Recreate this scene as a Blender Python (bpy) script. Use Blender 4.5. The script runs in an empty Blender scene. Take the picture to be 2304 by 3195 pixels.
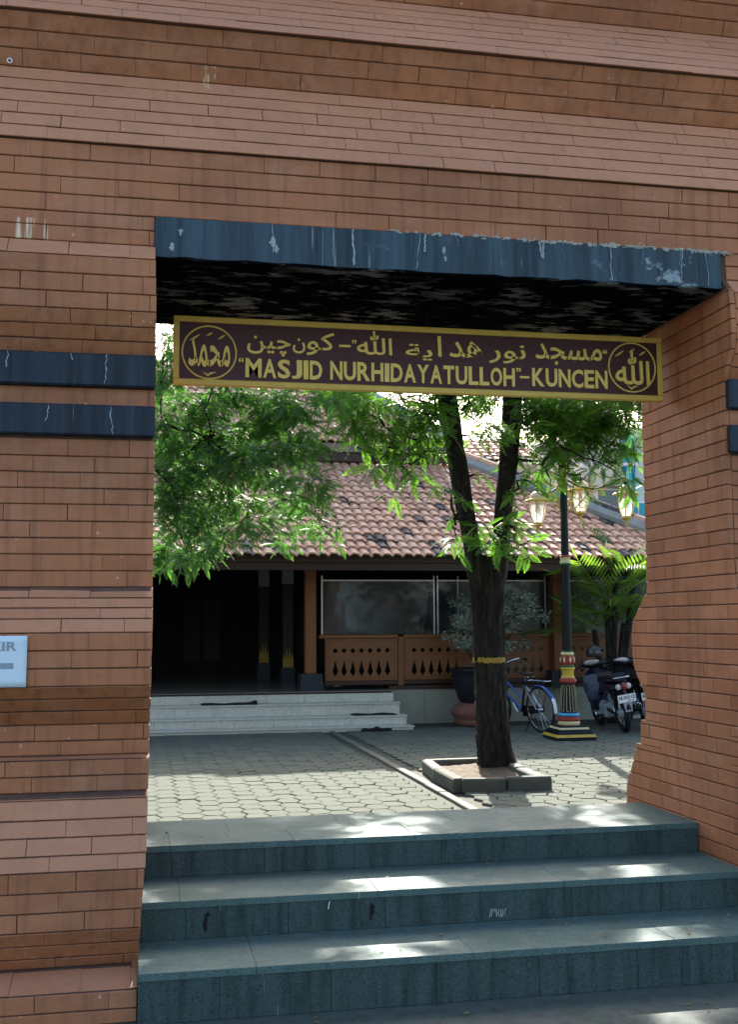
import bpy, bmesh, math, random
import numpy as np
from mathutils import Vector, Matrix
random.seed(7)
RNG = np.random.default_rng(7)
SC = bpy.context.scene
COL = SC.collection
R = math.radians

# ---------------------------------------------------------------- camera
cam = bpy.data.cameras.new('Camera')
cam.sensor_fit = 'VERTICAL'; cam.sensor_height = 36.0
cam.lens = 36.0 * 3527.7 / 3195.0
cam.clip_start = 0.05; cam.clip_end = 2000
cam_o = bpy.data.objects.new('Camera', cam); COL.objects.link(cam_o)
_y, _p, _r = R(11.38), R(5.7165), R(-0.349)
_f = Vector((math.sin(_y)*math.cos(_p), math.cos(_y)*math.cos(_p), math.sin(_p)))
_rt = Vector((math.cos(_y), -math.sin(_y), 0)); _up = _rt.cross(_f)
_r2 = _rt*math.cos(_r) + _up*math.sin(_r); _u2 = -_rt*math.sin(_r) + _up*math.cos(_r)
cam_o.matrix_world = Matrix(((_r2.x, _u2.x, -_f.x, 0.0), (_r2.y, _u2.y, -_f.y, 0.0), (_r2.z, _u2.z, -_f.z, 1.55), (0, 0, 0, 1)))
SC.camera = cam_o

# ---------------------------------------------------------------- sky, sun, exposure
SUN_EL, SUN_AZ = 32.5, 12.6          # degrees; the sun stands behind the hall, a little to the right
wd = bpy.data.worlds.new('World'); SC.world = wd; wd.use_nodes = True
nt = wd.node_tree; bg = nt.nodes['Background']
sky = nt.nodes.new('ShaderNodeTexSky'); sky.sky_type = 'NISHITA'; sky.sun_disc = False
sky.sun_elevation = R(SUN_EL); sky.sun_rotation = R(SUN_AZ)
sky.air_density = 1.0; sky.dust_density = 4.0; sky.ozone_density = 1.0
nt.links.new(sky.outputs[0], bg.inputs[0]); bg.inputs[1].default_value = 0.125
sl = bpy.data.lights.new('Sun', 'SUN'); sl.energy = 4.2; sl.angle = R(0.53); sl.color = (1.0, 0.95, 0.86)
so = bpy.data.objects.new('Sun', sl); COL.objects.link(so)
_d = Vector((-math.sin(R(SUN_AZ))*math.cos(R(SUN_EL)), -math.cos(R(SUN_AZ))*math.cos(R(SUN_EL)), -math.sin(R(SUN_EL))))
so.rotation_euler = _d.to_track_quat('-Z', 'Y').to_euler(); so.location = (6, 30, 25)
vs = SC.view_settings
vs.view_transform = 'Standard'; vs.look = 'None'; vs.gamma = 1.0; vs.exposure = 2.0; vs.use_curve_mapping = False
SC.cycles.max_bounces = 6; SC.cycles.transparent_max_bounces = 8
SC.cycles.diffuse_bounces = 3; SC.cycles.glossy_bounces = 3

# ---------------------------------------------------------------- materials
class NT:
    def __init__(s, name):
        s.m = bpy.data.materials.new(name); s.m.use_nodes = True
        s.t = s.m.node_tree; s.n = s.t.nodes; s.b = s.n['Principled BSDF']
        s.b.inputs['Specular IOR Level'].default_value = 0.3
    def new(s, kind, **kw):
        n = s.n.new(kind)
        for k, v in kw.items():
            if k in n.inputs: n.inputs[k].default_value = v
            else: setattr(n, k, v)
        return n
    def l(s, a, b): s.t.links.new(a, b)
    def pos(s, scale=(1, 1, 1)):
        g = s.new('ShaderNodeNewGeometry'); mp = s.new('ShaderNodeMapping'); mp.inputs['Scale'].default_value = scale
        s.l(g.outputs['Position'], mp.inputs['Vector']); return mp.outputs[0]
    def obj(s, scale=(1, 1, 1)):
        g = s.new('ShaderNodeTexCoord'); mp = s.new('ShaderNodeMapping'); mp.inputs['Scale'].default_value = scale
        s.l(g.outputs['Object'], mp.inputs['Vector']); return mp.outputs[0]
    def noise(s, vec, scale, detail=5.0, rough=0.6):
        n = s.new('ShaderNodeTexNoise'); n.inputs['Scale'].default_value = scale
        n.inputs['Detail'].default_value = detail; n.inputs['Roughness'].default_value = rough
        s.l(vec, n.inputs['Vector']); return n.outputs['Fac']
    def island(s):
        return s.new('ShaderNodeNewGeometry').outputs['Random Per Island']
    def ramp(s, fac, stops):
        r = s.new('ShaderNodeValToRGB'); e = r.color_ramp.elements
        while len(e) < len(stops): e.new(0.5)
        for i, (p, c) in enumerate(stops):
            e[i].position = p; e[i].color = c if len(c) == 4 else (*c, 1)
        s.l(fac, r.inputs[0]); return r.outputs[0]
    def mix(s, fac, a, b, mode='MIX'):
        n = s.new('ShaderNodeMix'); n.data_type = 'RGBA'; n.blend_type = mode
        for i, v in ((0, fac), (6, a), (7, b)):
            if isinstance(v, (int, float)): n.inputs[i].default_value = v
            elif isinstance(v, tuple): n.inputs[i].default_value = v if len(v) == 4 else (*v, 1)
            else: s.l(v, n.inputs[i])
        return n.outputs[2]
    def math(s, op, a, b=0.0, clamp=False):
        n = s.new('ShaderNodeMath'); n.operation = op; n.use_clamp = clamp
        for i, v in ((0, a), (1, b)):
            if isinstance(v, (int, float)): n.inputs[i].default_value = v
            else: s.l(v, n.inputs[i])
        return n.outputs[0]
    def col(s, c):
        if isinstance(c, tuple): s.b.inputs['Base Color'].default_value = (*c, 1)
        else: s.l(c, s.b.inputs['Base Color'])
    def bump(s, h, strength=0.3, dist=0.01):
        b = s.new('ShaderNodeBump'); b.inputs['Strength'].default_value = strength; b.inputs['Distance'].default_value = dist
        s.l(h, b.inputs['Height']); s.l(b.outputs[0], s.b.inputs['Normal'])
    def rough(s, v):
        if isinstance(v, (int, float)): s.b.inputs['Roughness'].default_value = v
        else: s.l(v, s.b.inputs['Roughness'])

def k3(c, f): return tuple(min(1, x*f) for x in c)
def simple(name, c, rough=0.6, metal=0.0, var=0.18, scale=6.0, bump=0.0, island=0.0, spec=0.3, pos=True):
    t = NT(name)
    v = t.pos() if pos else t.obj()
    n = t.noise(v, scale, 6)
    cc = t.mix(n, k3(c, 1-var), k3(c, 1+var))
    if island:
        cc = t.mix(t.math('MULTIPLY', t.island(), island), cc, k3(c, 0.45))
    t.col(cc); t.rough(rough); t.b.inputs['Metallic'].default_value = metal
    t.b.inputs['Specular IOR Level'].default_value = spec
    if bump: t.bump(t.noise(v, scale*6, 5), bump, 0.004)
    return t.m

def m_brick(name, tint=(1, 1, 1), fade_skylight=0.0):
    t = NT(name)
    v = t.pos()
    big = t.noise(v, 1.3, 5, 0.6)
    c = t.ramp(t.island(), [(0, (0.215, 0.085, 0.045)), (0.3, (0.275, 0.115, 0.066)), (0.7, (0.305, 0.138, 0.085)), (1, (0.355, 0.165, 0.112))])
    c = t.mix(t.ramp(big, [(0.30, (0, 0, 0)), (0.72, (0.75, 0.75, 0.75))]), c, (0.33, 0.155, 0.092))
    c = t.mix(t.ramp(t.noise(v, 0.75, 7, 0.7), [(0.40, (0.55, 0.55, 0.55)), (0.56, (0, 0, 0))]), c, (0.17, 0.078, 0.050))
    # grey-mauve fading and ochre patches of the old paint
    pale = t.noise(t.pos((1.2, 1.2, 3.0)), 2.1, 6, 0.65)
    c = t.mix(t.ramp(pale, [(0.50, (0, 0, 0)), (0.78, (0.55, 0.55, 0.55))]), c, (0.34, 0.205, 0.17))
    och = t.noise(t.pos((2, 2, 4)), 1.7, 6, 0.7)
    c = t.mix(t.ramp(och, [(0.55, (0, 0, 0)), (0.75, (0.45, 0.45, 0.45))]), c, (0.30, 0.15, 0.065))
    # rain streaks and grime
    st = t.noise(t.pos((14, 14, 0.9)), 1.6, 5, 0.6)
    c = t.mix(t.ramp(st, [(0.50, (0, 0, 0)), (0.76, (0.6, 0.6, 0.6))]), c, (0.09, 0.045, 0.032))
    st2 = t.noise(t.pos((1, 1, 2.5)), 7, 8, 0.72)
    c = t.mix(t.ramp(st2, [(0.58, (0, 0, 0)), (0.78, (0.5, 0.5, 0.5))]), c, (0.12, 0.065, 0.05))
    # light chips where the paint is gone
    chip = t.noise(v, 23, 4, 0.55)
    c = t.mix(t.ramp(chip, [(0.705, (0, 0, 0)), (0.73, (0.7, 0.7, 0.7))]), c, (0.52, 0.38, 0.30))
    # lime runs at a few leaking joints: a box in the wall times a streaky noise
    sep = t.new('ShaderNodeSeparateXYZ'); g = t.new('ShaderNodeNewGeometry'); t.l(g.outputs['Position'], sep.inputs[0])
    drip = t.noise(t.pos((38, 20, 2.2)), 1.0, 4, 0.6)
    dripm = t.ramp(drip, [(0.50, (0, 0, 0)), (0.62, (1, 1, 1))])
    def box(x0, x1, z0, z1):
        a = t.math('MULTIPLY', t.math('GREATER_THAN', sep.outputs[0], x0), t.math('LESS_THAN', sep.outputs[0], x1))
        b = t.math('MULTIPLY', t.math('GREATER_THAN', sep.outputs[2], z0), t.math('LESS_THAN', sep.outputs[2], z1))
        return t.math('MULTIPLY', a, b)
    reg = box(-0.62, -0.44, 3.30, 3.40)
    for q in ((-0.63, -0.58, 3.36, 3.46), (0.26, 0.33, 4.19, 4.30), (0.285, 0.305, 4.12, 4.2)):
        reg = t.math('MAXIMUM', reg, box(*q))
    c = t.mix(t.math('MULTIPLY', t.math('MULTIPLY', reg, dripm), 0.8), c, (0.62, 0.62, 0.60))
    # paler mix for up-facing courses: faded paint plus sky light put into colour
    if fade_skylight: c = t.mix(t.math('MULTIPLY_ADD', pale, 0.5) if False else fade_skylight, c, (0.40, 0.25, 0.185))
    c = t.mix(1.0, c, tint, 'MULTIPLY')
    t.col(c); t.rough(0.62)
    t.b.inputs['Specular IOR Level'].default_value = 0.3
    t.bump(t.math('ADD', t.noise(v, 60, 4), t.math('MULTIPLY', t.noise(v, 9, 4), 2.0)), 0.35, 0.003)
    return t.m
def m_bluestone(name, dark, light, patch, thr, streak=True):
    t = NT(name)
    v = t.pos()
    c = t.mix(t.noise(v, 3.5, 6), dark, light)
    if streak:
        s = t.noise(t.pos((9, 9, 0.5)), 1.6, 6, 0.65)
        c = t.mix(t.ramp(s, [(0.38, (0, 0, 0)), (0.68, (1, 1, 1))]), c, k3(light, 2.1))
        s2 = t.noise(t.pos((30, 30, 1.6)), 1.0, 4, 0.6)
        c = t.mix(t.ramp(s2, [(0.66, (0, 0, 0)), (0.74, (0.75, 0.75, 0.75))]), c, (0.30, 0.38, 0.40))
        s3 = t.noise(t.pos((13, 13, 0.7)), 2.1, 3, 0.5)
        c = t.mix(t.ramp(s3, [(0.6, (0, 0, 0)), (0.72, (0.8, 0.8, 0.8))]), c, k3(dark, 0.5))
    p = t.noise(t.pos((1.0, 2.2, 1.3)), 5.0, 9, 0.68)
    big = t.ramp(t.noise(t.pos((0.8, 1.4, 1)), 2.3, 3, 0.5), [(0.46, (0, 0, 0)), (0.58, (1, 1, 1))])
    c = t.mix(t.math('MULTIPLY', t.ramp(p, [(thr, (0, 0, 0)), (thr+0.045, (1, 1, 1))]), big), c, patch)
    t.col(c); t.rough(0.6 if streak else 0.95)
    t.b.inputs['Specular IOR Level'].default_value = 0.3 if streak else 0.0
    t.bump(t.math('ADD', t.noise(v, 40, 5), t.math('MULTIPLY', p, 2)), 0.5, 0.004)
    return t.m
def m_andesite(name, c0, stain=0.6):
    t = NT(name)
    v = t.pos()
    c = t.mix(t.noise(v, 2.2, 6, 0.65), k3(c0, 0.72), k3(c0, 1.25))
    c = t.mix(t.math('MULTIPLY', t.island(), 0.35), c, k3(c0, 0.7))
    sp = t.noise(v, 120, 3, 0.7)
    c = t.mix(t.ramp(sp, [(0.36, (1, 1, 1)), (0.46, (0, 0, 0))]), c, k3(c0, 0.45))
    c = t.mix(t.ramp(sp, [(0.60, (0, 0, 0)), (0.70, (0.7, 0.7, 0.7))]), c, k3(c0, 2.0))
    st = t.noise(t.pos((11, 11, 1.0)), 1.3, 6, 0.65)
    c = t.mix(t.ramp(st, [(0.46, (0, 0, 0)), (0.70, (stain, stain, stain))]), c, k3(c0, 0.28))
    moss = t.noise(v, 3.2, 6, 0.7)
    c = t.mix(t.ramp(moss, [(0.55, (0, 0, 0)), (0.75, (0.45, 0.45, 0.45))]), c, (c0[0]*0.8, c0[1]*0.85, c0[2]*0.55))
    sc = t.noise(t.pos((60, 60, 4)), 1.0, 2, 0.4)
    c = t.mix(t.ramp(sc, [(0.765, (0, 0, 0)), (0.78, (0.5, 0.5, 0.5))]), c, k3(c0, 3.0))
    t.col(c); t.rough(t.ramp(moss, [(0.3, (0.55,)*3), (0.7, (0.8,)*3)])); t.b.inputs['Specular IOR Level'].default_value = 0.18
    t.bump(t.math('ADD', sp, t.noise(v, 14, 4)), 0.3, 0.003)
    return t.m
def m_paver():
    t = NT('paver_concrete')
    v = t.pos()
    c = t.ramp(t.island(), [(0, (0.094, 0.108, 0.090)), (0.5, (0.112, 0.122, 0.100)), (1, (0.134, 0.138, 0.108))])
    c = t.mix(t.ramp(t.noise(v, 0.9, 5), [(0.35, (0, 0, 0)), (0.7, (0.5, 0.5, 0.5))]), c, (0.085, 0.104, 0.085))
    c = t.mix(t.ramp(t.noise(v, 35, 5, 0.7), [(0.5, (0, 0, 0)), (0.75, (0.6, 0.6, 0.6))]), c, (0.070, 0.078, 0.060))
    t.col(c); t.rough(0.95); t.b.inputs['Specular IOR Level'].default_value = 0.06; t.bump(t.noise(v, 70, 4), 0.4, 0.004)
    return t.m
def m_tile():
    t = NT('roof_clay')
    v = t.pos()
    c = t.ramp(t.island(), [(0, (0.44, 0.22, 0.13)), (0.4, (0.52, 0.28, 0.18)), (0.8, (0.62, 0.37, 0.25)), (1, (0.47, 0.23, 0.13))])
    c = t.mix(t.ramp(t.noise(v, 2.0, 5), [(0.4, (0, 0, 0)), (0.7, (0.6, 0.6, 0.6))]), c, (0.55, 0.37, 0.27))
    lich = t.noise(v, 6.5, 8, 0.72)
    c = t.mix(t.ramp(lich, [(0.59, (0, 0, 0)), (0.635, (1, 1, 1))]), c, (0.055, 0.050, 0.052))
    w = t.noise(v, 17, 5, 0.7)
    c = t.mix(t.ramp(w, [(0.62, (0, 0, 0)), (0.68, (0.6, 0.6, 0.6))]), c, (0.60, 0.52, 0.46))
    t.col(c); t.rough(0.75); t.bump(t.noise(v, 50, 4), 0.3, 0.004)
    return t.m
def m_tile_dark():
    t = NT('roof_clay_blackened')
    v = t.pos()
    c = t.mix(t.ramp(t.noise(v, 14, 6, 0.7), [(0.45, (0, 0, 0)), (0.62, (1, 1, 1))]), (0.045, 0.042, 0.045), (0.16, 0.12, 0.105))
    t.col(c); t.rough(0.8); return t.m
def m_bark():
    t = NT('bark')
    v = t.pos((6, 6, 1.1))
    h = t.noise(v, 4.5, 8, 0.7)
    c = t.ramp(h, [(0.36, (0.003, 0.003, 0.0025)), (0.53, (0.016, 0.013, 0.010)), (0.72, (0.085, 0.062, 0.044))])
    g = t.noise(t.pos((1, 1, 0.5)), 3.0, 5)
    c = t.mix(t.ramp(g, [(0.5, (0, 0, 0)), (0.75, (0.6, 0.6, 0.6))]), c, (0.022, 0.025, 0.017))
    t.col(c); t.rough(0.9); t.bump(h, 1.0, 0.06); return t.m
def m_leaf(name, a, b, tr=0.45):
    t = NT(name)
    n = t.noise(t.pos(), 2.2, 3); i = t.island()
    c = t.mix(t.math('ADD', t.math('MULTIPLY', i, 0.6), t.math('MULTIPLY', n, 0.4)), a, b)
    t.col(c); t.rough(0.5); t.b.inputs['Specular IOR Level'].default_value = 0.35
    trn = t.new('ShaderNodeBsdfTranslucent'); t.l(t.mix(1.0, c, (1.35, 1.5, 0.65), 'MULTIPLY'), trn.inputs[0])
    mx = t.new('ShaderNodeMixShader'); mx.inputs[0].default_value = tr
    t.l(t.b.outputs[0], mx.inputs[1]); t.l(trn.outputs[0], mx.inputs[2])
    t.l(mx.outputs[0], t.n['Material Output'].inputs[0])
    return t.m
def m_wood(name, a, b, rough=0.45, axis=(1, 8, 8)):
    t = NT(name)
    h = t.noise(t.pos(axis), 3.0, 7, 0.65)
    c = t.mix(h, a, b)
    t.col(c); t.rough(rough); t.bump(h, 0.15, 0.004); return t.m
def m_marble():
    t = NT('cream_marble')
    v = t.pos()
    c = t.mix(t.noise(v, 3, 5), (0.50, 0.49, 0.41), (0.62, 0.60, 0.51))
    vein = t.noise(v, 9, 9, 0.75)
    c = t.mix(t.ramp(vein, [(0.47, (0, 0, 0)), (0.50, (0.55, 0.55, 0.55)), (0.53, (0, 0, 0))]), c, (0.20, 0.21, 0.19))
    c = t.mix(t.ramp(t.noise(v, 26, 6, 0.7), [(0.66, (0, 0, 0)), (0.72, (0.7, 0.7, 0.7))]), c, (0.12, 0.12, 0.10))
    c = t.mix(t.math('MULTIPLY', t.island(), 0.3), c, (0.46, 0.44, 0.35))
    t.col(c); t.rough(0.35); return t.m
def m_glass(name, tint, alpha):
    t = NT(name)
    tr = t.new('ShaderNodeBsdfTransparent'); tr.inputs[0].default_value = (*tint, 1)
    gl = t.new('ShaderNodeBsdfGlossy'); gl.inputs['Roughness'].default_value = 0.06
    gl.inputs[0].default_value = (0.9, 0.95, 1, 1)
    fr = t.new('ShaderNodeFresnel'); fr.inputs[0].default_value = 1.45
    wob = t.noise(t.pos(), 1.6, 2)
    bp = t.new('ShaderNodeBump'); bp.inputs['Strength'].default_value = 0.35; bp.inputs['Distance'].default_value = 0.05
    t.l(wob, bp.inputs['Height']); t.l(bp.outputs[0], gl.inputs['Normal']); t.l(bp.outputs[0], fr.inputs['Normal'])
    hz = t.new('ShaderNodeMixShader'); df = t.new('ShaderNodeBsdfDiffuse'); df.inputs[0].default_value = (0.30, 0.36, 0.40, 1)  # uneven grey-blue haze painted into the sheet in place of reflections
    t.l(t.ramp(t.noise(t.pos((1.6, 1, 0.7)), 1.5, 3), [(0.35, (0.04,)*3), (0.65, (0.20,)*3)]), hz.inputs[0]); t.l(tr.outputs[0], hz.inputs[1]); t.l(df.outputs[0], hz.inputs[2])
    mx = t.new('ShaderNodeMixShader')
    t.l(t.math('ADD', t.math('MULTIPLY', fr.outputs[0], 0.35), alpha, True), mx.inputs[0]); t.l(hz.outputs[0], mx.inputs[1]); t.l(gl.outputs[0], mx.inputs[2])
    t.l(mx.outputs[0], t.n['Material Output'].inputs[0]); return t.m

def m_frosted():
    t = NT('lamp_glass')
    tr = t.new('ShaderNodeBsdfTransparent'); tl = t.new('ShaderNodeBsdfTranslucent'); tl.inputs[0].default_value = (0.92, 0.94, 0.92, 1)
    t.col((0.80, 0.83, 0.82)); t.rough(0.12)
    a = t.new('ShaderNodeMixShader'); a.inputs[0].default_value = 0.5; t.l(t.b.outputs[0], a.inputs[1]); t.l(tl.outputs[0], a.inputs[2])
    b = t.new('ShaderNodeMixShader'); b.inputs[0].default_value = 0.42; t.l(tr.outputs[0], b.inputs[1]); t.l(a.outputs[0], b.inputs[2])
    t.l(b.outputs[0], t.n['Material Output'].inputs[0]); return t.m
MT = dict(
    brick=m_brick('brick_paint', (1.33, 1.12, 0.81)), brick_faded_skylit=m_brick('brick_paint_faded_skylit', (1.42, 1.14, 0.86), 0.5),
    mortar=simple('mortar_dark', (0.105, 0.060, 0.045), 0.9, var=0.5, scale=12, bump=0.4),
    lintel=m_bluestone('beam_paint', (0.011, 0.021, 0.029), (0.023, 0.043, 0.056), (0.26, 0.32, 0.34), 0.575),
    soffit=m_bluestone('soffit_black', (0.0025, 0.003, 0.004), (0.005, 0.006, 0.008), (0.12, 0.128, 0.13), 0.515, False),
    band=m_bluestone('band_paint', (0.006, 0.011, 0.018), (0.011, 0.019, 0.029), (0.32, 0.37, 0.40), 0.735),
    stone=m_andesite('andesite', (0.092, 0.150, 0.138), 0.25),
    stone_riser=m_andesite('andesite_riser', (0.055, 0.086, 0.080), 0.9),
    asphalt=m_andesite('street_concrete', (0.085, 0.108, 0.095), 0.5),
    joint=simple('joint_sand', (0.060, 0.064, 0.050), 0.95, var=0.4, scale=20),
    paver=m_paver(), kerb=simple('kerb_concrete', (0.115, 0.118, 0.095), 0.85, var=0.45, scale=9, bump=0.5),
    kerb_moss=simple('kerb_mossy', (0.075, 0.08, 0.062), 0.9, var=0.6, scale=9, bump=0.6),
    soil=simple('soil', (0.095, 0.068, 0.042), 0.95, var=0.5, scale=25, bump=0.8),
    earth=simple('earth', (0.11, 0.10, 0.075), 0.95, var=0.4, scale=1.2),
    tile=m_tile(), tile_dark=m_tile_dark(), bark=m_bark(),
    plaster=simple('ridge_plaster', (0.30, 0.31, 0.29), 0.9, var=0.5, scale=5, bump=0.5),
    leaf_dark=m_leaf('leaf_feather', (0.036, 0.125, 0.050), (0.105, 0.225, 0.055), 0.45),
    leaf_light=m_leaf('leaf_fresh', (0.045, 0.145, 0.028), (0.125, 0.235, 0.040), 0.5),
    leaf_far=m_leaf('leaf_far', (0.05, 0.11, 0.03), (0.15, 0.20, 0.04), 0.35),
    leaf_bush=m_leaf('leaf_grey', (0.12, 0.15, 0.115), (0.36, 0.40, 0.33), 0.2),
    leaf_palm=m_leaf('leaf_palm', (0.05, 0.15, 0.035), (0.22, 0.30, 0.055), 0.40),
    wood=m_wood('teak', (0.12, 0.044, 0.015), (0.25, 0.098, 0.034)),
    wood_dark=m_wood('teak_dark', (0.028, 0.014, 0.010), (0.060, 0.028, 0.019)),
    board=m_wood('board_maroon', (0.046, 0.011, 0.012), (0.080, 0.023, 0.022), 0.5, (1, 1, 14)),
    gold=simple('gold_paint', (0.80, 0.56, 0.125), 0.45, 0.0, var=0.22, scale=14),
    gold_dull=simple('gold_frame', (0.64, 0.43, 0.085), 0.5, 0.0, var=0.25, scale=9),
    gold_old=simple('gold_old', (0.30, 0.20, 0.03), 0.6, 0.0, var=0.3, scale=20),
    marble=m_marble(),
    plinth_tile=simple('plinth_tile', (0.31, 0.32, 0.26), 0.5, var=0.25, scale=4, island=0.2),
    floor_tile=simple('floor_tile', (0.16, 0.155, 0.13), 0.25, var=0.2, scale=2),
    black_stone=simple('black_stone', (0.022, 0.026, 0.033), 0.6, var=0.5, scale=8, bump=0.3),
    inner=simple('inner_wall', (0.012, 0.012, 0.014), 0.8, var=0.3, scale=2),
    inner_col=simple('inner_column', (0.03, 0.020, 0.015), 0.6, var=0.3, scale=6),
    grey_block=simple('grey_block', (0.20, 0.21, 0.20), 0.8, var=0.3, scale=18),
    alu=simple('aluminium', (0.60, 0.62, 0.62), 0.35, 0.6, var=0.1),
    acrylic=m_glass('acrylic', (0.80, 0.86, 0.90), 0.012),
    black=simple('black_paint', (0.008, 0.009, 0.010), 0.5, var=0.3, spec=0.25),
    greenblack=simple('post_black_green', (0.005, 0.010, 0.011), 0.4, var=0.3, spec=0.2),
    red=simple('post_red', (0.27, 0.035, 0.022), 0.4, var=0.25, scale=14),
    yellow=simple('post_yellow', (0.52, 0.37, 0.05), 0.4, var=0.2, scale=14),
    cream=simple('post_cream', (0.62, 0.52, 0.28), 0.45, var=0.15, scale=14),
    green=simple('post_green', (0.02, 0.13, 0.05), 0.4, var=0.2),
    blue=simple('post_blue', (0.05, 0.30, 0.52), 0.4, var=0.2),
    white=simple('white_paint', (0.78, 0.79, 0.78), 0.5, var=0.06),
    lamp_glass=m_frosted(),
    bulb=simple('bulb_white', (0.80, 0.80, 0.74), 0.3, var=0.03),
    rubber=simple('rubber', (0.012, 0.012, 0.013), 0.8, var=0.3, scale=30),
    chrome=simple('chrome', (0.55, 0.56, 0.57), 0.22, 1.0, var=0.15),
    bike_blue=simple('bike_blue', (0.025, 0.10, 0.36), 0.35, 0.2, var=0.25, scale=12, spec=0.5),
    leather=simple('saddle_leather', (0.055, 0.030, 0.022), 0.45, var=0.3, scale=20),
    plastic=simple('plastic_black', (0.008, 0.009, 0.011), 0.45, var=0.2, spec=0.25),
    plastic_blue=simple('plastic_navy', (0.006, 0.009, 0.028), 0.25, var=0.2, spec=0.5),
    grey_plastic=simple('plastic_grey', (0.30, 0.33, 0.34), 0.35, var=0.15),
    taillight=simple('tail_red', (0.25, 0.012, 0.012), 0.15, var=0.1, spec=0.6),
    clear=simple('clear_lens', (0.55, 0.50, 0.48), 0.12, var=0.1, spec=0.6),
    helmet=simple('helmet_grey', (0.045, 0.040, 0.040), 0.22, 0.3, var=0.15, spec=0.6),
    paper=simple('paper_white', (0.62, 0.74, 0.80), 0.35, var=0.03, scale=3),
    ink=simple('ink_grey', (0.26, 0.32, 0.36), 0.5, var=0.15, scale=60),
    plate_ink=simple('plate_ink', (0.01, 0.01, 0.012), 0.5),
    pot=simple('pot_black', (0.014, 0.015, 0.018), 0.5, var=0.3, scale=5),
    terracotta=simple('pot_terracotta', (0.20, 0.085, 0.06), 0.7, var=0.3, scale=7),
    house_white=simple('house_white', (0.62, 0.66, 0.62), 0.7, var=0.1, scale=2),
    house_cream=simple('house_cream', (0.50, 0.50, 0.40), 0.7, var=0.1, scale=2),
    turquoise=simple('turquoise', (0.02, 0.36, 0.46), 0.5, var=0.12, scale=3),
    pane=simple('window_pane', (0.05, 0.09, 0.10), 0.08, var=0.3, scale=2, spec=0.6),
    grey_trim=simple('grey_trim', (0.10, 0.125, 0.14), 0.6, var=0.2),
    mat_black=simple('door_mat', (0.012, 0.013, 0.012), 0.95, var=0.5, scale=60, bump=0.5),
    ribbon=simple('ribbon_straw', (0.36, 0.25, 0.05), 0.8, var=0.6, scale=40),
)

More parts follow.
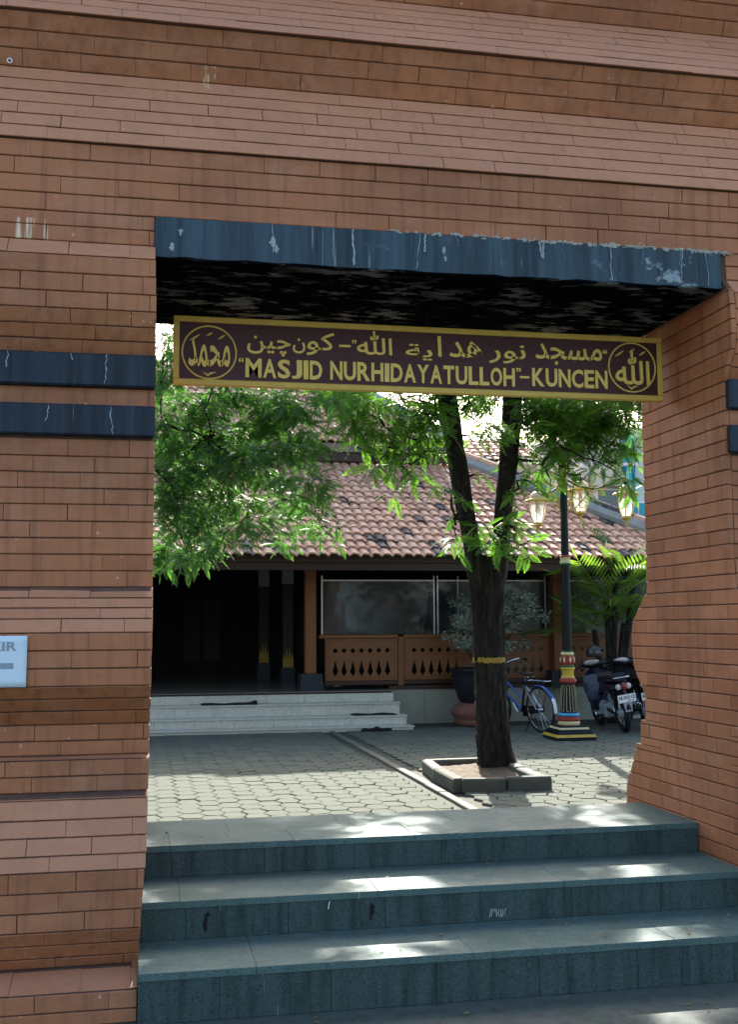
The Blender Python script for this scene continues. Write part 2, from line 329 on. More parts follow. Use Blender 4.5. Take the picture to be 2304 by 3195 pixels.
# ---------------------------------------------------------------- mesh helpers
class MB:
    def __init__(s): s.v = []; s.f = []
    def add(s, vs, fs):
        o = len(s.v); s.v += [tuple(p) for p in vs]; s.f += [tuple(i+o for i in f) for f in fs]; return s
    def box(s, x0, x1, y0, y1, z0, z1):
        return s.add([(x0,y0,z0),(x1,y0,z0),(x1,y1,z0),(x0,y1,z0),(x0,y0,z1),(x1,y0,z1),(x1,y1,z1),(x0,y1,z1)],
              [(0,3,2,1),(4,5,6,7),(0,1,5,4),(1,2,6,5),(2,3,7,6),(3,0,4,7)])
    def cbox(s, x0, x1, y0, y1, z0, z1, c):
        """box with chamfered edges"""
        vs = []; X = (x0, x1); Y = (y0, y1); Z = (z0, z1)
        idx = {}
        for i in (0, 1):
            for j in (0, 1):
                for k in (0, 1):
                    sx, sy, sz = (1, -1)[i], (1, -1)[j], (1, -1)[k]
                    for a in range(3):
                        p = [X[i]+sx*c, Y[j]+sy*c, Z[k]+sz*c]; p[a] -= (sx, sy, sz)[a]*c
                        idx[(i, j, k, a)] = len(vs); vs.append(p)
        fs = []
        def q(a, *ks): fs.append(tuple(idx[(*k, a)] for k in ks))
        q(0,(0,0,0),(0,0,1),(0,1,1),(0,1,0)); q(0,(1,0,0),(1,1,0),(1,1,1),(1,0,1))
        q(1,(0,0,0),(1,0,0),(1,0,1),(0,0,1)); q(1,(0,1,0),(0,1,1),(1,1,1),(1,1,0))
        q(2,(0,0,0),(0,1,0),(1,1,0),(1,0,0)); q(2,(0,0,1),(1,0,1),(1,1,1),(0,1,1))
        for a, b, c_ in ((0,1,2),(1,2,0),(2,0,1)):
            for i in (0, 1):
                for j in (0, 1):
                    def key(k, ax):
                        t = [0,0,0]; t[a] = i; t[b] = j; t[c_] = k; return idx[(*t, ax)]
                    fs.append((key(0,a), key(1,a), key(1,b), key(0,b)))
        for i in (0,1):
            for j in (0,1):
                for k in (0,1): fs.append((idx[(i,j,k,0)], idx[(i,j,k,1)], idx[(i,j,k,2)]))
        return s.add(vs, fs)
    def brick(s, quad, inward, c=0.004, cv=None):
        """a bevelled brick: the four corners of its visible face (counter-clockwise seen from outside) and the vector into the wall"""
        q = [Vector(p) for p in quad]; n = Vector(inward); u = n.normalized()
        ce = sum(q, Vector())/4
        inner = []
        for i in range(4):
            a = (q[(i+1) % 4]-q[i]).normalized(); b = (q[i-1]-q[i]).normalized()
            ca, cb = ((cv or c), c) if i % 2 == 0 else (c, (cv or c))
            inner.append(q[i]+a*ca+b*cb)
        outer = [p+u*c for p in q]; back = [p+n for p in q]
        fs = [(0,1,2,3)]
        for i in range(4):
            j = (i+1) % 4
            fs += [(i+4, j+4, j, i), (i+8, j+8, j+4, i+4)]
        return s.add(inner+outer+back, fs)
    def tube(s, path, rad, n=8, cap=True):
        P = [Vector(p) for p in path]; rad = rad if isinstance(rad, (list, tuple)) else [rad]*len(P)
        ref = None; rings = []
        for i, p in enumerate(P):
            t = (P[min(i+1, len(P)-1)]-P[max(i-1, 0)]).normalized()
            if ref is None: ref = Vector((0, 0, 1)) if abs(t.z) < 0.9 else Vector((1, 0, 0))
            a = (ref-t*ref.dot(t)).normalized(); b = t.cross(a); ref = a
            rings.append([p+(a*math.cos(2*math.pi*k/n)+b*math.sin(2*math.pi*k/n))*rad[i] for k in range(n)])
        fs = []
        for i in range(len(P)-1):
            for k in range(n): fs.append((i*n+k, i*n+(k+1) % n, (i+1)*n+(k+1) % n, (i+1)*n+k))
        if cap: fs += [tuple(reversed(range(n))), tuple((len(P)-1)*n+k for k in range(n))]
        return s.add([v for r in rings for v in r], fs)
    def lathe(s, prof, c=(0, 0, 0), n=20, square=False):
        vs = []
        for r, z in prof:
            for k in range(n):
                a = 2*math.pi*(k+0.5*square)/n
                vs.append((c[0]+r*math.cos(a), c[1]+r*math.sin(a), c[2]+z))
        fs = [(i*n+k, i*n+(k+1) % n, (i+1)*n+(k+1) % n, (i+1)*n+k) for i in range(len(prof)-1) for k in range(n)]
        fs += [tuple(reversed(range(n))), tuple((len(prof)-1)*n+k for k in range(n))]
        return s.add(vs, fs)
    def torus(s, M, r0, r1, n=24, m=6):
        vs = []
        for i in range(n):
            a = 2*math.pi*i/n
            for j in range(m):
                b = 2*math.pi*j/m
                vs.append(M @ Vector(((r0+r1*math.cos(b))*math.cos(a), (r0+r1*math.cos(b))*math.sin(a), r1*math.sin(b))))
        fs = [(i*m+j, ((i+1) % n)*m+j, ((i+1) % n)*m+(j+1) % m, i*m+(j+1) % m) for i in range(n) for j in range(m)]
        return s.add(vs, fs)
    def prism(s, poly, axis, a, b):
        """extrude a polygon along x, y or z"""
        def pt(u, v, w): return {'x': (w, u, v), 'y': (u, w, v), 'z': (u, v, w)}[axis]
        n = len(poly)
        vs = [pt(u, v, a) for u, v in poly]+[pt(u, v, b) for u, v in poly]
        return s.add(vs, [tuple(range(n)), tuple(reversed(range(n, 2*n)))]+[((i+1) % n, i, i+n, (i+1) % n+n) for i in range(n)])
    def ell(s, c, r, n=16, m=10, M=None):
        vs = []
        for i in range(m+1):
            th = math.pi*i/m
            for k in range(n):
                ph = 2*math.pi*k/n
                p = Vector((r[0]*math.sin(th)*math.cos(ph), r[1]*math.sin(th)*math.sin(ph), r[2]*math.cos(th)))
                if M: p = M @ p
                vs.append(Vector(c)+p)
        return s.add(vs, [(i*n+k, (i+1)*n+k, (i+1)*n+(k+1) % n, i*n+(k+1) % n) for i in range(m) for k in range(n)])
    def xf(s, M): s.v = [tuple(M @ Vector(p)) for p in s.v]; return s
    def mesh(s, name, fix=True):
        me = bpy.data.meshes.new(name); me.from_pydata(s.v, [], s.f)
        if fix:
            bm = bmesh.new(); bm.from_mesh(me); bmesh.ops.recalc_face_normals(bm, faces=bm.faces); bm.to_mesh(me); bm.free()
        return me
    def build(s, name, mat, parent=None, smooth=False, fix=True):
        return link(name, s.mesh(name, fix), mat, parent, smooth)
def link(name, me, mat, parent=None, smooth=False):
    if mat is not None and not me.materials: me.materials.append(MT[mat] if isinstance(mat, str) else mat)
    if smooth: me.polygons.foreach_set('use_smooth', [True]*len(me.polygons))
    o = bpy.data.objects.new(name, me); COL.objects.link(o)
    if parent is not None: attach(o, parent)
    return o
def world_of(o):
    M = Matrix.LocRotScale(o.location, o.rotation_euler, o.scale)
    return world_of(o.parent) @ o.matrix_parent_inverse @ M if o.parent else M
def attach(o, parent):
    """parent without moving: mesh coordinates of parts are given in the place itself"""
    o.parent = parent; o.matrix_parent_inverse = world_of(parent).inverted()
def child(o, parent):
    """parent for parts modelled in the thing's own coordinates"""
    o.parent = parent; o.matrix_parent_inverse = Matrix.Identity(4); return o
def thing(name, label, cat, loc=(0, 0, 0), group=None):
    o = bpy.data.objects.new(name, None); COL.objects.link(o); o.location = loc; o.empty_display_size = 0.2
    o['label'] = label; o['category'] = cat
    if group: o['group'] = group
    return o
def tag(o, label, cat, group=None):
    o['label'] = label; o['category'] = cat
    if group: o['group'] = group
    return o
def struct(o): o['kind'] = 'structure'; return o
def stuff(o): o['kind'] = 'stuff'; return o
def lerp(tab, z):
    if z <= tab[0][0]: return tab[0][1]
    for (a, p), (b, q) in zip(tab, tab[1:]):
        if z <= b: return p+(q-p)*(z-a)/(b-a) if b > a else q
    return tab[-1][1]
J = lambda a: random.uniform(-a, a)

# ---------------------------------------------------------------- setting: ground
struct(MB().box(-300, 300, -200, 600, -0.6, -0.10).build('ground', 'earth'))
struct(MB().box(-40, 40, -30, 5.9, -0.3, 0.0).build('street', 'asphalt'))
ZC = -0.05
court = struct(MB().box(-14, 22, 5.9, 30, -0.4, ZC-0.02).build('courtyard_paving', 'joint'))

# hexagonal concrete pavers; the ones the photograph shows largest are single pieces
def paver_mb(mb, cx, cy, w, l, h):
    e = 0.5*w; q = 0.27*w; k = 0.5*l; g = 0.0035
    pts = [(-e+g, 0), (-q+g*0.6, -k+g), (q-g*0.6, -k+g), (e-g, 0), (q-g*0.6, k-g), (-q+g*0.6, k-g)]
    pts = [(x+J(0.007), y+J(0.012)) for x, y in pts]
    n = 6; c = 0.006
    bot = [(cx+x, cy+y, ZC-0.03) for x, y in pts]; mid = [(cx+x, cy+y, ZC+h-c) for x, y in pts]
    top = [(cx+x*(1-c/e*1.3), cy+y*(1-c/k*1.3), ZC+h) for x, y in pts]
    fs = [tuple(range(12, 18))]+[(i, (i+1) % n, n+(i+1) % n, n+i) for i in range(n)]+[(n+i, n+(i+1) % n, 2*n+(i+1) % n, 2*n+i) for i in range(n)]
    mb.add(bot+mid+top, fs)
PW, PL = 0.235, 0.27
cells = []
j = 0
y = 7.4
ix = 0
x = -3.0
while x < 10.5:
    yy = 7.3 + (PL/2 if ix % 2 else 0)
    while yy < 17.3:
        cells.append((x, yy)); yy += PL
    x += PW*0.77; ix += 1
def near_strip(x): return abs(x-2.86) < 0.145
cells = [c for c in cells if not near_strip(c[0]) and not (2.95 < c[0] < 3.98 and 10.55 < c[1] < 12.4)]
def seen_rank(c):
    x, y = c
    vis = (0.0 < x < 0.448*y-0.1) and y > 9.75
    return (0 if vis else 1, y)
cells.sort(key=seen_rank)
for c in cells[:300]:
    mb = MB(); paver_mb(mb, c[0], c[1], PW, PL, 0.004+J(0.003)); mb.build('paver', 'paver', court, fix=False)
mb = MB()
for c in cells[300:]: paver_mb(mb, c[0], c[1], PW, PL, 0.004+J(0.003))
stuff(mb.build('paver_field', 'paver', court, fix=False))
yy = 7.2
while yy < 17.0:
    l = random.uniform(0.55, 0.65)
    MB().cbox(2.815+J(0.004), 2.90+J(0.004), yy+0.004, yy+l-0.004, ZC-0.05, ZC+0.012+J(0.003), 0.006).build('kerb_stone', 'kerb', court)
    yy += l

# ---------------------------------------------------------------- the gateway
PF = [(0, .47), (.125, .47), (.165, .27), (.166, .25), (.215, .29), (.275, .33), (.335, .367), (.567, .367), (.625, .335), (.69, .29), (.755, .25), (.83, .21),
      (.845, .205), (.85, .14), (.985, .14), (.995, .068), (1.13, .068), (1.19, .115), (1.245, .17), (1.30, .225), (1.525, .225), (1.585, .195), (1.632, .13),
      (1.676, .085), (1.721, .03), (1.725, 0), (2.78, 0), (2.84, .035), (2.90, .07), (2.965, .1), (3.21, .1), (3.30, .015), (3.77, .015), (3.771, .035),
      (4.222, -.21), (4.448, -.10), (4.449, -.075), (4.90, -.47), (5.20, -.32), (5.35, -.30)]
PB = [(z, p) for z, p in PF if z <= 1.725]+[(3.44, 0)]
YF = lambda z: 5.19-lerp(PF, z)
YB = lambda z: 6.15+lerp(PB, z)
EDGE = lambda z: lerp([(0, 0.0), (.12, .004), (.45, .018), (.65, .034), (1.0, .041), (1.6, .048), (3.0, .047), (3.44, .035)], z)
WR = 2.888; XL, XR = -2.6, 5.5
gate = thing('brick_gateway', 'tall terracotta brick gateway with moulded courses around a wide opening', 'gateway', (1.45, 5.67, 0))
LINES = [0, .055, .125, .165, .215, .275, .335, .41, .487, .567, .625, .69, .755, .83, .85, .918, .985, .998, 1.06, 1.13, 1.19, 1.245, 1.30, 1.375, 1.45, 1.525,
         1.585, 1.632, 1.676, 1.725, 1.798, 1.872, 1.945, 2.02, 2.096, 2.168, 2.24, 2.313, 2.395]
UP = [2.545, 2.63], [2.78, 2.84, 2.90, 2.965, 3.043, 3.126, 3.21, 3.30, 3.373, 3.44]
TOP = [3.44, 3.523, 3.605, 3.688, 3.77]+[3.77+.452*i/6 for i in range(1, 7)]+[4.222+.226*i/3 for i in range(1, 4)]+[4.448+.452*i/6 for i in range(1, 7)]+[4.9+.3*i/4 for i in range(1, 5)]
courses = list(zip(LINES, LINES[1:]))+[(2.545, 2.63)]+list(zip(UP[1], UP[1][1:]))
tops = list(zip(TOP, TOP[1:]))
bricks = []      # (weight, mesh builder)
def proj_weight(p):
    v = Vector(p)-Vector((0, 0, 1.55)); d = v.dot(_f)
    if d < 0.3: return 0
    u, w = v.dot(_r2)/d*3527.7, v.dot(_u2)/d*3527.7
    return (1.0 if (abs(u) < 1190 and abs(w) < 1630) else 0.01)/(d*d)
HALF = 0.5
def front_brick(x0, x1, z0, z1):
    jh = 0.0019+abs(J(0.0012)); jv, cv = random.choice(((0.0, 0.0001), (0.0, 0.0002), (0.0, 0.0003), (0.0002, 0.0008), (0.0010, 0.0016), (0.0020, 0.0025)))
    a = z0+jh; b = z1-jh; o = J(0.0011)
    za, zb = a, b
    ya, yb = YF(z0+0.002)+o, YF(z1-0.002)+o
    t0, t1 = J(0.0008), J(0.0008)
    xa, xb = x0+jv, x1-jv
    mb = MB(); mb.brick([(xa, ya, za+t0), (xb, ya, za+t1), (xb, yb, zb+t1), (xa, yb, zb+t0)], (0, 0.045, 0), min(0.003, (z1-z0)*0.12), cv)
    bricks.append((proj_weight(((xa+xb)/2, ya, (za+zb)/2))*(xb-xa)*(zb-za), mb, yb-ya > 0.3*(z1-z0)))  # up-facing slopes take the paler copy with sky light in its colour
def run(x0, x1, z0, z1, phase, endstrip=False):
    if endstrip: front_brick(x1-0.028, x1, z0, z1); x1 -= 0.028
    x = x1-phase
    cuts = [x1]
    while x > x0+0.05:
        if cuts[-1]-x > 0.05: cuts.append(x+J(0.006))
        x -= 0.268
    cuts.append(x0)
    for b, a in zip(cuts, cuts[1:]): front_brick(a, b, z0, z1)
for i, (z0, z1) in enumerate(courses):
    e = EDGE((z0+z1)/2)
    run(XL, e, z0, z1, (0.24, 0.115, 0.19, 0.06)[i % 4], endstrip=(i % 2 == 0))
    run(WR+0.030, XR, z0, z1, (0.1, 0.24)[i % 2])
for i, (z0, z1) in enumerate(tops):
    run(XL, XR, z0, z1, (0.06, 0.13, 0.2, 0.265)[(i*3) % 4])
# reveals
z = 0.514-7*0.0753
k = 0
while z < 3.23:
    z0, z1 = max(z, 0.0), min(z+0.0753, 3.238)
    for side in (0, 1):
        y0a, y0b = YF(z0)-0.001, YF(z1)-0.001; y1a, y1b = YB(z0), YB(z1)
        off = 0.06 if side == 0 else -0.001
        ym = (0.13, 0.24)[k % 2]+5.0
        lo, hi = max(y0a, y0b), min(y1a, y1b)
        cuts = [None]
        while ym < hi-0.07:
            if ym > lo+0.06: cuts.append(ym+J(0.01))
            ym += 0.262
        cuts.append(None)
        for a, b in zip(cuts, cuts[1:]):
            jh = 0.0022+abs(J(0.001)); o = J(0.0018); tt = J(0.0010)
            jv, cv = random.choice(((0.0001, 0.0005), (0.0003, 0.001), (0.0012, 0.002), (0.002, 0.003)))
            spans = [(z0+jh, z1-jh)]
            if a is None or b is None:
                for led in (0.8475, 0.990):
                    if z0+0.012 < led < z1-0.012: spans = [(z0+jh, led-0.0012), (led+0.0012, z1-jh)]
            for (za, zb) in spans:
                f0, f1 = (YF(za+.002)+off, YF(zb-.002)+off) if a is None else (a+jv, a+jv)
                b0, b1 = (YB(za+.002), YB(zb-.002)) if b is None else (b-jv, b-jv)
                mb = MB()
                if side:
                    X = WR+o
                    mb.brick([(X, b0, za+tt), (X, f0, za), (X, f1, zb), (X, b1, zb+tt)], (0.027, 0, 0), 0.003, cv)
                else:
                    X = EDGE((z0+z1)/2)+o*0.3
                    mb.brick([(X, f0, za), (X, b0, za+tt), (X, b1, zb+tt), (X, f1, zb)], (-0.027, 0, 0), 0.003, cv)
                w = proj_weight((X, (f0+b0)/2, (z0+z1)/2))*0.6*(b0-f0)*(zb-za) if side else 0
                bricks.append((w, mb, False))
    z += 0.0753; k += 1
bricks.sort(key=lambda t: -t[0])
for w, mb, fd in bricks[:300]: mb.build('brick', 'brick_faded_skylit' if fd else 'brick', gate, fix=False)
rest = MB(); fdi = []
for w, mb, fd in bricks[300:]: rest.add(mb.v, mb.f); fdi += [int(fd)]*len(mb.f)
rest = rest.mesh('brickwork', False); rest.materials.append(MT['brick']); rest.materials.append(MT['brick_faded_skylit'])
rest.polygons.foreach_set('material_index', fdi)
stuff(link('brickwork', rest, None, gate))
def core_poly(z0, z1, din, back):
    zs = [z0]+[z for z, _ in PF if z0 < z < z1]+[z1]
    front = [(YF(z+(1e-4 if z == z0 else -1e-4))+din, z) for z in zs]
    bk = [(min(YB(z), 6.15+.367)-0.001 if back else 6.15, z) for z in reversed(zs)]
    return front+bk
# mortar core behind the bricks
def core(name, xa, xb, z0, z1, back):
    p = core_poly(z0, z1, 0.009, back)
    n = len(p)//2
    mb = MB()
    vs = [(xa(zz) if callable(xa) else xa, yy, zz) for yy, zz in p]+[(xb(zz) if callable(xb) else xb, yy, zz) for yy, zz in p]
    m = len(p); fs = []
    for i in range(n-1): fs += [(i, i+1, m-2-i, m-1-i), (m+i, 2*m-1-i, 2*m-2-i, m+i+1)]
    fs += [((i+1) % m, i, i+m, (i+1) % m+m) for i in range(m)]
    mb.add(vs, fs); return mb.build(name, 'mortar', gate)
core('mortar_core', XL+.01, lambda z: EDGE(z)-0.009, 0, 3.44, True)
core('mortar_core', WR+0.009, XR-.01, 0, 3.44, True)
core('mortar_core', XL+.01, XR-.01, 3.4405, 5.2, False)
# painted beam over the opening with its near-black underside
def slab_rough(x0, x1, y0, y1, z0, z1, nx, amp):
    mb = MB(); vs = []; fs = []
    for i in range(nx+1):
        x = x0+(x1-x0)*i/nx
        a, b, c, d = J(amp), J(amp), J(amp), J(amp)*0.3
        vs += [(x, y0+a, z0+b), (x, y0+a*0.6, z1+d), (x, y1, z1+d), (x, y1, z0+b*0.5)]
    for i in range(nx):
        for k in range(4):
            fs.append((i*4+k, i*4+(k+1) % 4, (i+1)*4+(k+1) % 4, (i+1)*4+k))
    fs += [(3, 2, 1, 0), tuple(nx*4+k for k in range(4))]
    return mb.add(vs, fs)
slab_rough(0.037, WR-0.001, 5.165, 6.33, 3.252, 3.4385, 40, 0.004).build('lintel', 'lintel', gate)
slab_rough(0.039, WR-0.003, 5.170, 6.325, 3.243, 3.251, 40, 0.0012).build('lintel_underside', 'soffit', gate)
mb = MB()
for i in range(150):     # crust of mortar squeezed out along the top of the beam, thicker to the right
    x = 1.05+1.9*math.sqrt(random.random())
    if x > 2.95: continue
    mb.ell((x, 5.168+J(.004), 3.440+J(.007)), (random.uniform(.006, .022), .007, random.uniform(.003, .010)), 6, 4)
stuff(mb.build('mortar_crust', simple('crust', (0.36, 0.37, 0.32), 0.95, var=0.5, scale=40), gate))
for (z0, z1) in ((2.405, 2.545), (2.63, 2.78)):
    for xa, xb in ((XL, EDGE(z0)+0.001), (WR+0.012, XR)):
        m2 = MB(); n = 26; vs = []; fs = []
        m2.cbox(xa, xb, 5.152, 5.22, z0, z1, 0.007)
        m2.build('painted_band', 'band', gate)
def streak(pts, w, y, name='lime_run', mat='lime'):
    """a thin crust of lime standing a little proud of the paint"""
    m = MB(); vs = []; n = len(pts)
    for i, (x, z) in enumerate(pts):
        ww = w*random.uniform(.35, 1.2)
        vs += [(x-ww, y, z), (x+ww, y, z), (x+ww*.5, y-.0012, z), (x-ww*.5, y-.0012, z)]
    fs = []
    for i in range(n-1):
        a, b = 4*i, 4*i+4
        fs += [(a, a+3, b+3, b), (a+3, a+2, b+2, b+3), (a+2, a+1, b+1, b+2)]
    m.add(vs, fs); return m.build(name, MT['lime'], gate, fix=False)
MT['lime'] = simple('lime_crust', (0.30, 0.36, 0.38), 0.95, var=0.5, scale=60)
def wander(x, z0, z1, amp, n=12):
    out = []
    for i in range(n+1):
        out.append((x, z0+(z1-z0)*i/n)); x += J(amp)
    return out
for x, z0, z1, a in ((-.17, 2.775, 2.64, .006), (-.60, 2.775, 2.70, .004), (-.33, 2.775, 2.745, .004), (-.15, 2.535, 2.41, .007), (-.42, 2.535, 2.46, .004)):
    streak(wander(x, z0, z1, a), .0028, 5.1518)
for x in (.58, .97, 1.30, 1.325, 1.48, 1.70, 1.91, 1.93, 2.28, 2.46, 2.66, 2.675, 2.80):
    z1 = 3.436-random.choice((.05, .09, .14, .178)); streak(wander(x, 3.436, z1, .004), random.choice((.0012, .002, .003, .005)), 5.1600)
for x, z, r in ((.585, 3.345, .024), (.60, 3.315, .02), (.115, 3.30, .02), (.155, 3.37, .016), (1.42, 3.36, .016), (1.425, 3.32, .012)):
    n = 26; pts = [(x+r*random.uniform(.35, 1.25)*math.cos(a)*.7, z+r*random.uniform(.35, 1.25)*math.sin(a)*1.2) for a in np.linspace(0, 2*math.pi*(n-1)/n, n)]
    m = MB(); m.add([(u, 5.1598, w) for u, w in pts]+[(x, 5.1586, z)], [(i, (i+1) % n, n) for i in range(n)]); m.build('peeled_patch', MT['lime'], gate, fix=False)
# iron eye in the wall, top left
mk = MB(); mk.torus(Matrix.Translation((-0.652, 5.375, 4.235)) @ Matrix.Rotation(R(90), 4, 'X'), 0.011, 0.0035, 14, 6)
mk.tube([(-0.652, 5.375, 4.246), (-0.652, 5.41, 4.262)], 0.003, 6)
mk.build('iron_eye', 'alu', gate)

# ---------------------------------------------------------------- stone steps
steps = thing('stone_steps', 'broad dark grey stone steps leading up through the gateway', 'steps', (1.45, 5.5, 0))
SX0, SX1 = 0.003, WR-0.004
LV = [(4.672, 0.0, 0.195, 5.124), (5.124, 0.195, 0.36, 5.605), (5.605, 0.36, 0.509, 6.31)]
for i, (yf, zb, zt, yb) in enumerate(LV):
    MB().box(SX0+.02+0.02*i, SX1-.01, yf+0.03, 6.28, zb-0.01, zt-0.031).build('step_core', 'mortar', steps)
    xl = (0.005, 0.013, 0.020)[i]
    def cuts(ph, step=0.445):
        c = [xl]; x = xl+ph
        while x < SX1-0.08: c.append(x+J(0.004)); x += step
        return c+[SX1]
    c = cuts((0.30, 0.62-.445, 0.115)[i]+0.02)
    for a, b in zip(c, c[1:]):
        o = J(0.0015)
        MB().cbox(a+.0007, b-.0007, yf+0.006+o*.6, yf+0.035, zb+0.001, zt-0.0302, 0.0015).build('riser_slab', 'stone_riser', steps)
    rows = [(yf, yb+0.012)] if i < 2 else [(yf, 5.95), (5.95, 6.31)]
    for r_, (ya, yb_) in enumerate(rows):
        c = cuts((0.47, 0.17, 0.13)[i]+0.3*r_, (0.9, 0.88, 0.6)[i])
        for a, b in zip(c, c[1:]):
            o = J(0.0012)
            MB().cbox(a+.0005, b-.0005, ya+0.0005, yb_-.0005, zt-0.030, zt+o*.5, 0.0014).build('tread_slab', 'stone', steps)
def splat(x, z, y, w, h, name='black_stain'):
    n = 22; pts = [(x+w*random.uniform(.6, 1.2)*math.cos(a)+.25*w*math.sin(a), z+h*random.uniform(.75, 1.15)*math.sin(a)) for a in np.linspace(0, 2*math.pi*(n-1)/n, n)]
    MB().add([(u, y, q) for u, q in pts]+[(x, y-.0006, z)], [(i, (i+1) % n, n) for i in range(n)]).build(name, 'mat_black', steps, fix=False)
splat(0.292, 0.262, 5.1275, .011, .042); splat(0.300, 0.296, 5.1275, .012, .010); splat(1.035, 0.275, 5.1275, .012, .035); splat(1.03, 0.25, 5.1272, .006, .02)
for pts in ([(0, 0), (.008, .035), (.010, .004)], [(.014, .034), (.020, .018), (.026, .034)], [(.032, .0), (.030, .032)], [(.044, .03), (.038, .015), (.046, .002)], [(.052, .0), (.053, .03)], [(.058, .0), (.061, .033), (.068, .002), (.073, .032)]):
    MB().tube([(1.585+u*1.05, 5.1268, .215+w*1.1) for u, w in pts], .0012, 4).build('scratch_mark', 'white', steps)
MB().tube([(.835, 5.1268, .292), (.839, 5.1268, .313), (.843, 5.1268, .325)], .0022, 4).build('scratch_mark', 'white', steps)
MB().box(0.05, WR-.02, 6.312, 6.72, -0.1, 0.30).build('rear_step', 'stone', steps)
MB().box(0.05, WR-.02, 6.721, 7.12, -0.1, 0.12).build('rear_step', 'stone', steps)

# ---------------------------------------------------------------- lettering helpers
def glyph_mesh(txt, w=None, h=None, depth=0.006, bold=0.0, align='L'):
    """outline of a string as a mesh in x/z, its box from (0,0) to (w,h), facing -y"""
    cu = bpy.data.curves.new('glyph', 'FONT'); cu.body = txt; cu.extrude = 0.01; cu.offset = bold; cu.resolution_u = 3
    o = bpy.data.objects.new('glyph', cu); COL.objects.link(o)
    dg = bpy.context.evaluated_depsgraph_get(); dg.update()
    me = bpy.data.meshes.new_from_object(o.evaluated_get(dg))
    bpy.data.objects.remove(o); bpy.data.curves.remove(cu)
    n = len(me.vertices); a = np.empty(n*3); me.vertices.foreach_get('co', a); a = a.reshape(-1, 3)
    lo, hi = a.min(0), a.max(0)
    sx = w/(hi[0]-lo[0]) if w else None; sz = h/(hi[1]-lo[1]) if h else None
    sx = sx or sz; sz = sz or sx
    b = np.stack([(a[:, 0]-lo[0])*sx, -(a[:, 2]-lo[2])/0.02*depth, (a[:, 1]-lo[1])*sz], 1)
    me.vertices.foreach_set('co', b.ravel()); me.materials.clear(); me.update()
    return me
def put_text(txt, name, mat, parent, x, y, z, w=None, h=None, depth=0.006, bold=0.0, slope=0.0):
    me = glyph_mesh(txt, w, h, depth, bold)
    o = link(name, me, mat); o.location = (x, y, z)
    if slope: o.rotation_euler = (0, -slope, 0)
    attach(o, parent); return o

# ---------------------------------------------------------------- sign board under the beam
BY = 5.80
sign = thing('sign_board', 'long maroon wooden sign board with gold letters hanging under the gateway beam', 'sign', (1.5, BY, 2.79))
MB().cbox(0.170, 2.830, BY, BY+0.022, 2.815, 3.125, 0.002).build('board_panel', 'board', sign)
for nm, a in (('x', 0),):
    MB().cbox(0.143, 2.856, BY-0.010, BY+0.028, 3.1195, 3.150, 0.004).build('frame_rail', 'gold_dull', sign)
    MB().cbox(0.143, 2.856, BY-0.010, BY+0.028, 2.788, 2.8195, 0.004).build('frame_rail', 'gold_dull', sign)
    MB().cbox(0.143, 0.173, BY-0.0095, BY+0.0275, 2.820, 3.119, 0.004).build('frame_stile', 'gold_dull', sign)
    MB().cbox(2.826, 2.856, BY-0.0095, BY+0.0275, 2.820, 3.119, 0.004).build('frame_stile', 'gold_dull', sign)
for x in (0.35, 1.5, 2.65):
    MB().tube([(x, BY+0.012, 3.14), (x, BY+0.012, 3.25)], 0.002, 6).build('hanger', 'black', sign)
def word(txt, widths, x0, x1, z0, h):
    tot = sum(widths); k = (x1-x0)/tot; x = x0
    for ch, wd_ in zip(txt, widths):
        g = 0.10*k
        put_text(ch, 'letter', 'gold', sign, x+g*0.5, BY-0.0005, z0, wd_*k-g, h, 0.007, 0.028 if ch not in 'I' else 0.03)
        x += wd_*k
word('MASJID', [1.25, 1.05, 1.0, .85, .45, 1.0], 0.510, 0.922, 2.838, 0.101)
word('NURHIDAYATULLOH', [1.0, 1.0, 1.05, 1.0, .45, 1.0, 1.0, 1.0, 1.0, .95, 1.0, .85, .85, 1.0, 1.0], 0.958, 1.988, 2.841, 0.101)
word('KUNCEN', [1.05, 1.0, 1.02, 1.0, .85, 1.05], 2.080, 2.528, 2.847, 0.102)
put_text('\u201c', 'quotation_mark', 'gold', sign, 0.478, BY-.0005, 2.917, 0.026, 0.024, 0.007, 0.02)
put_text('\u201d', 'quotation_mark', 'gold', sign, 1.994, BY-.0005, 2.922, 0.026, 0.024, 0.007, 0.02)
put_text('\u201c', 'quotation_mark', 'gold', sign, 2.500, BY-.0005, 3.045, 0.026, 0.024, 0.007, 0.02)
put_text('\u201d', 'quotation_mark', 'gold', sign, 1.080, BY-.0005, 3.040, 0.024, 0.022, 0.007, 0.02)
MB().box(2.014, 2.068, BY-.007, BY+.001, 2.889, 2.901).build('dash', 'gold', sign)
MB().box(1.010, 1.072, BY-.007, BY+.001, 3.020, 3.032).build('dash', 'gold', sign)
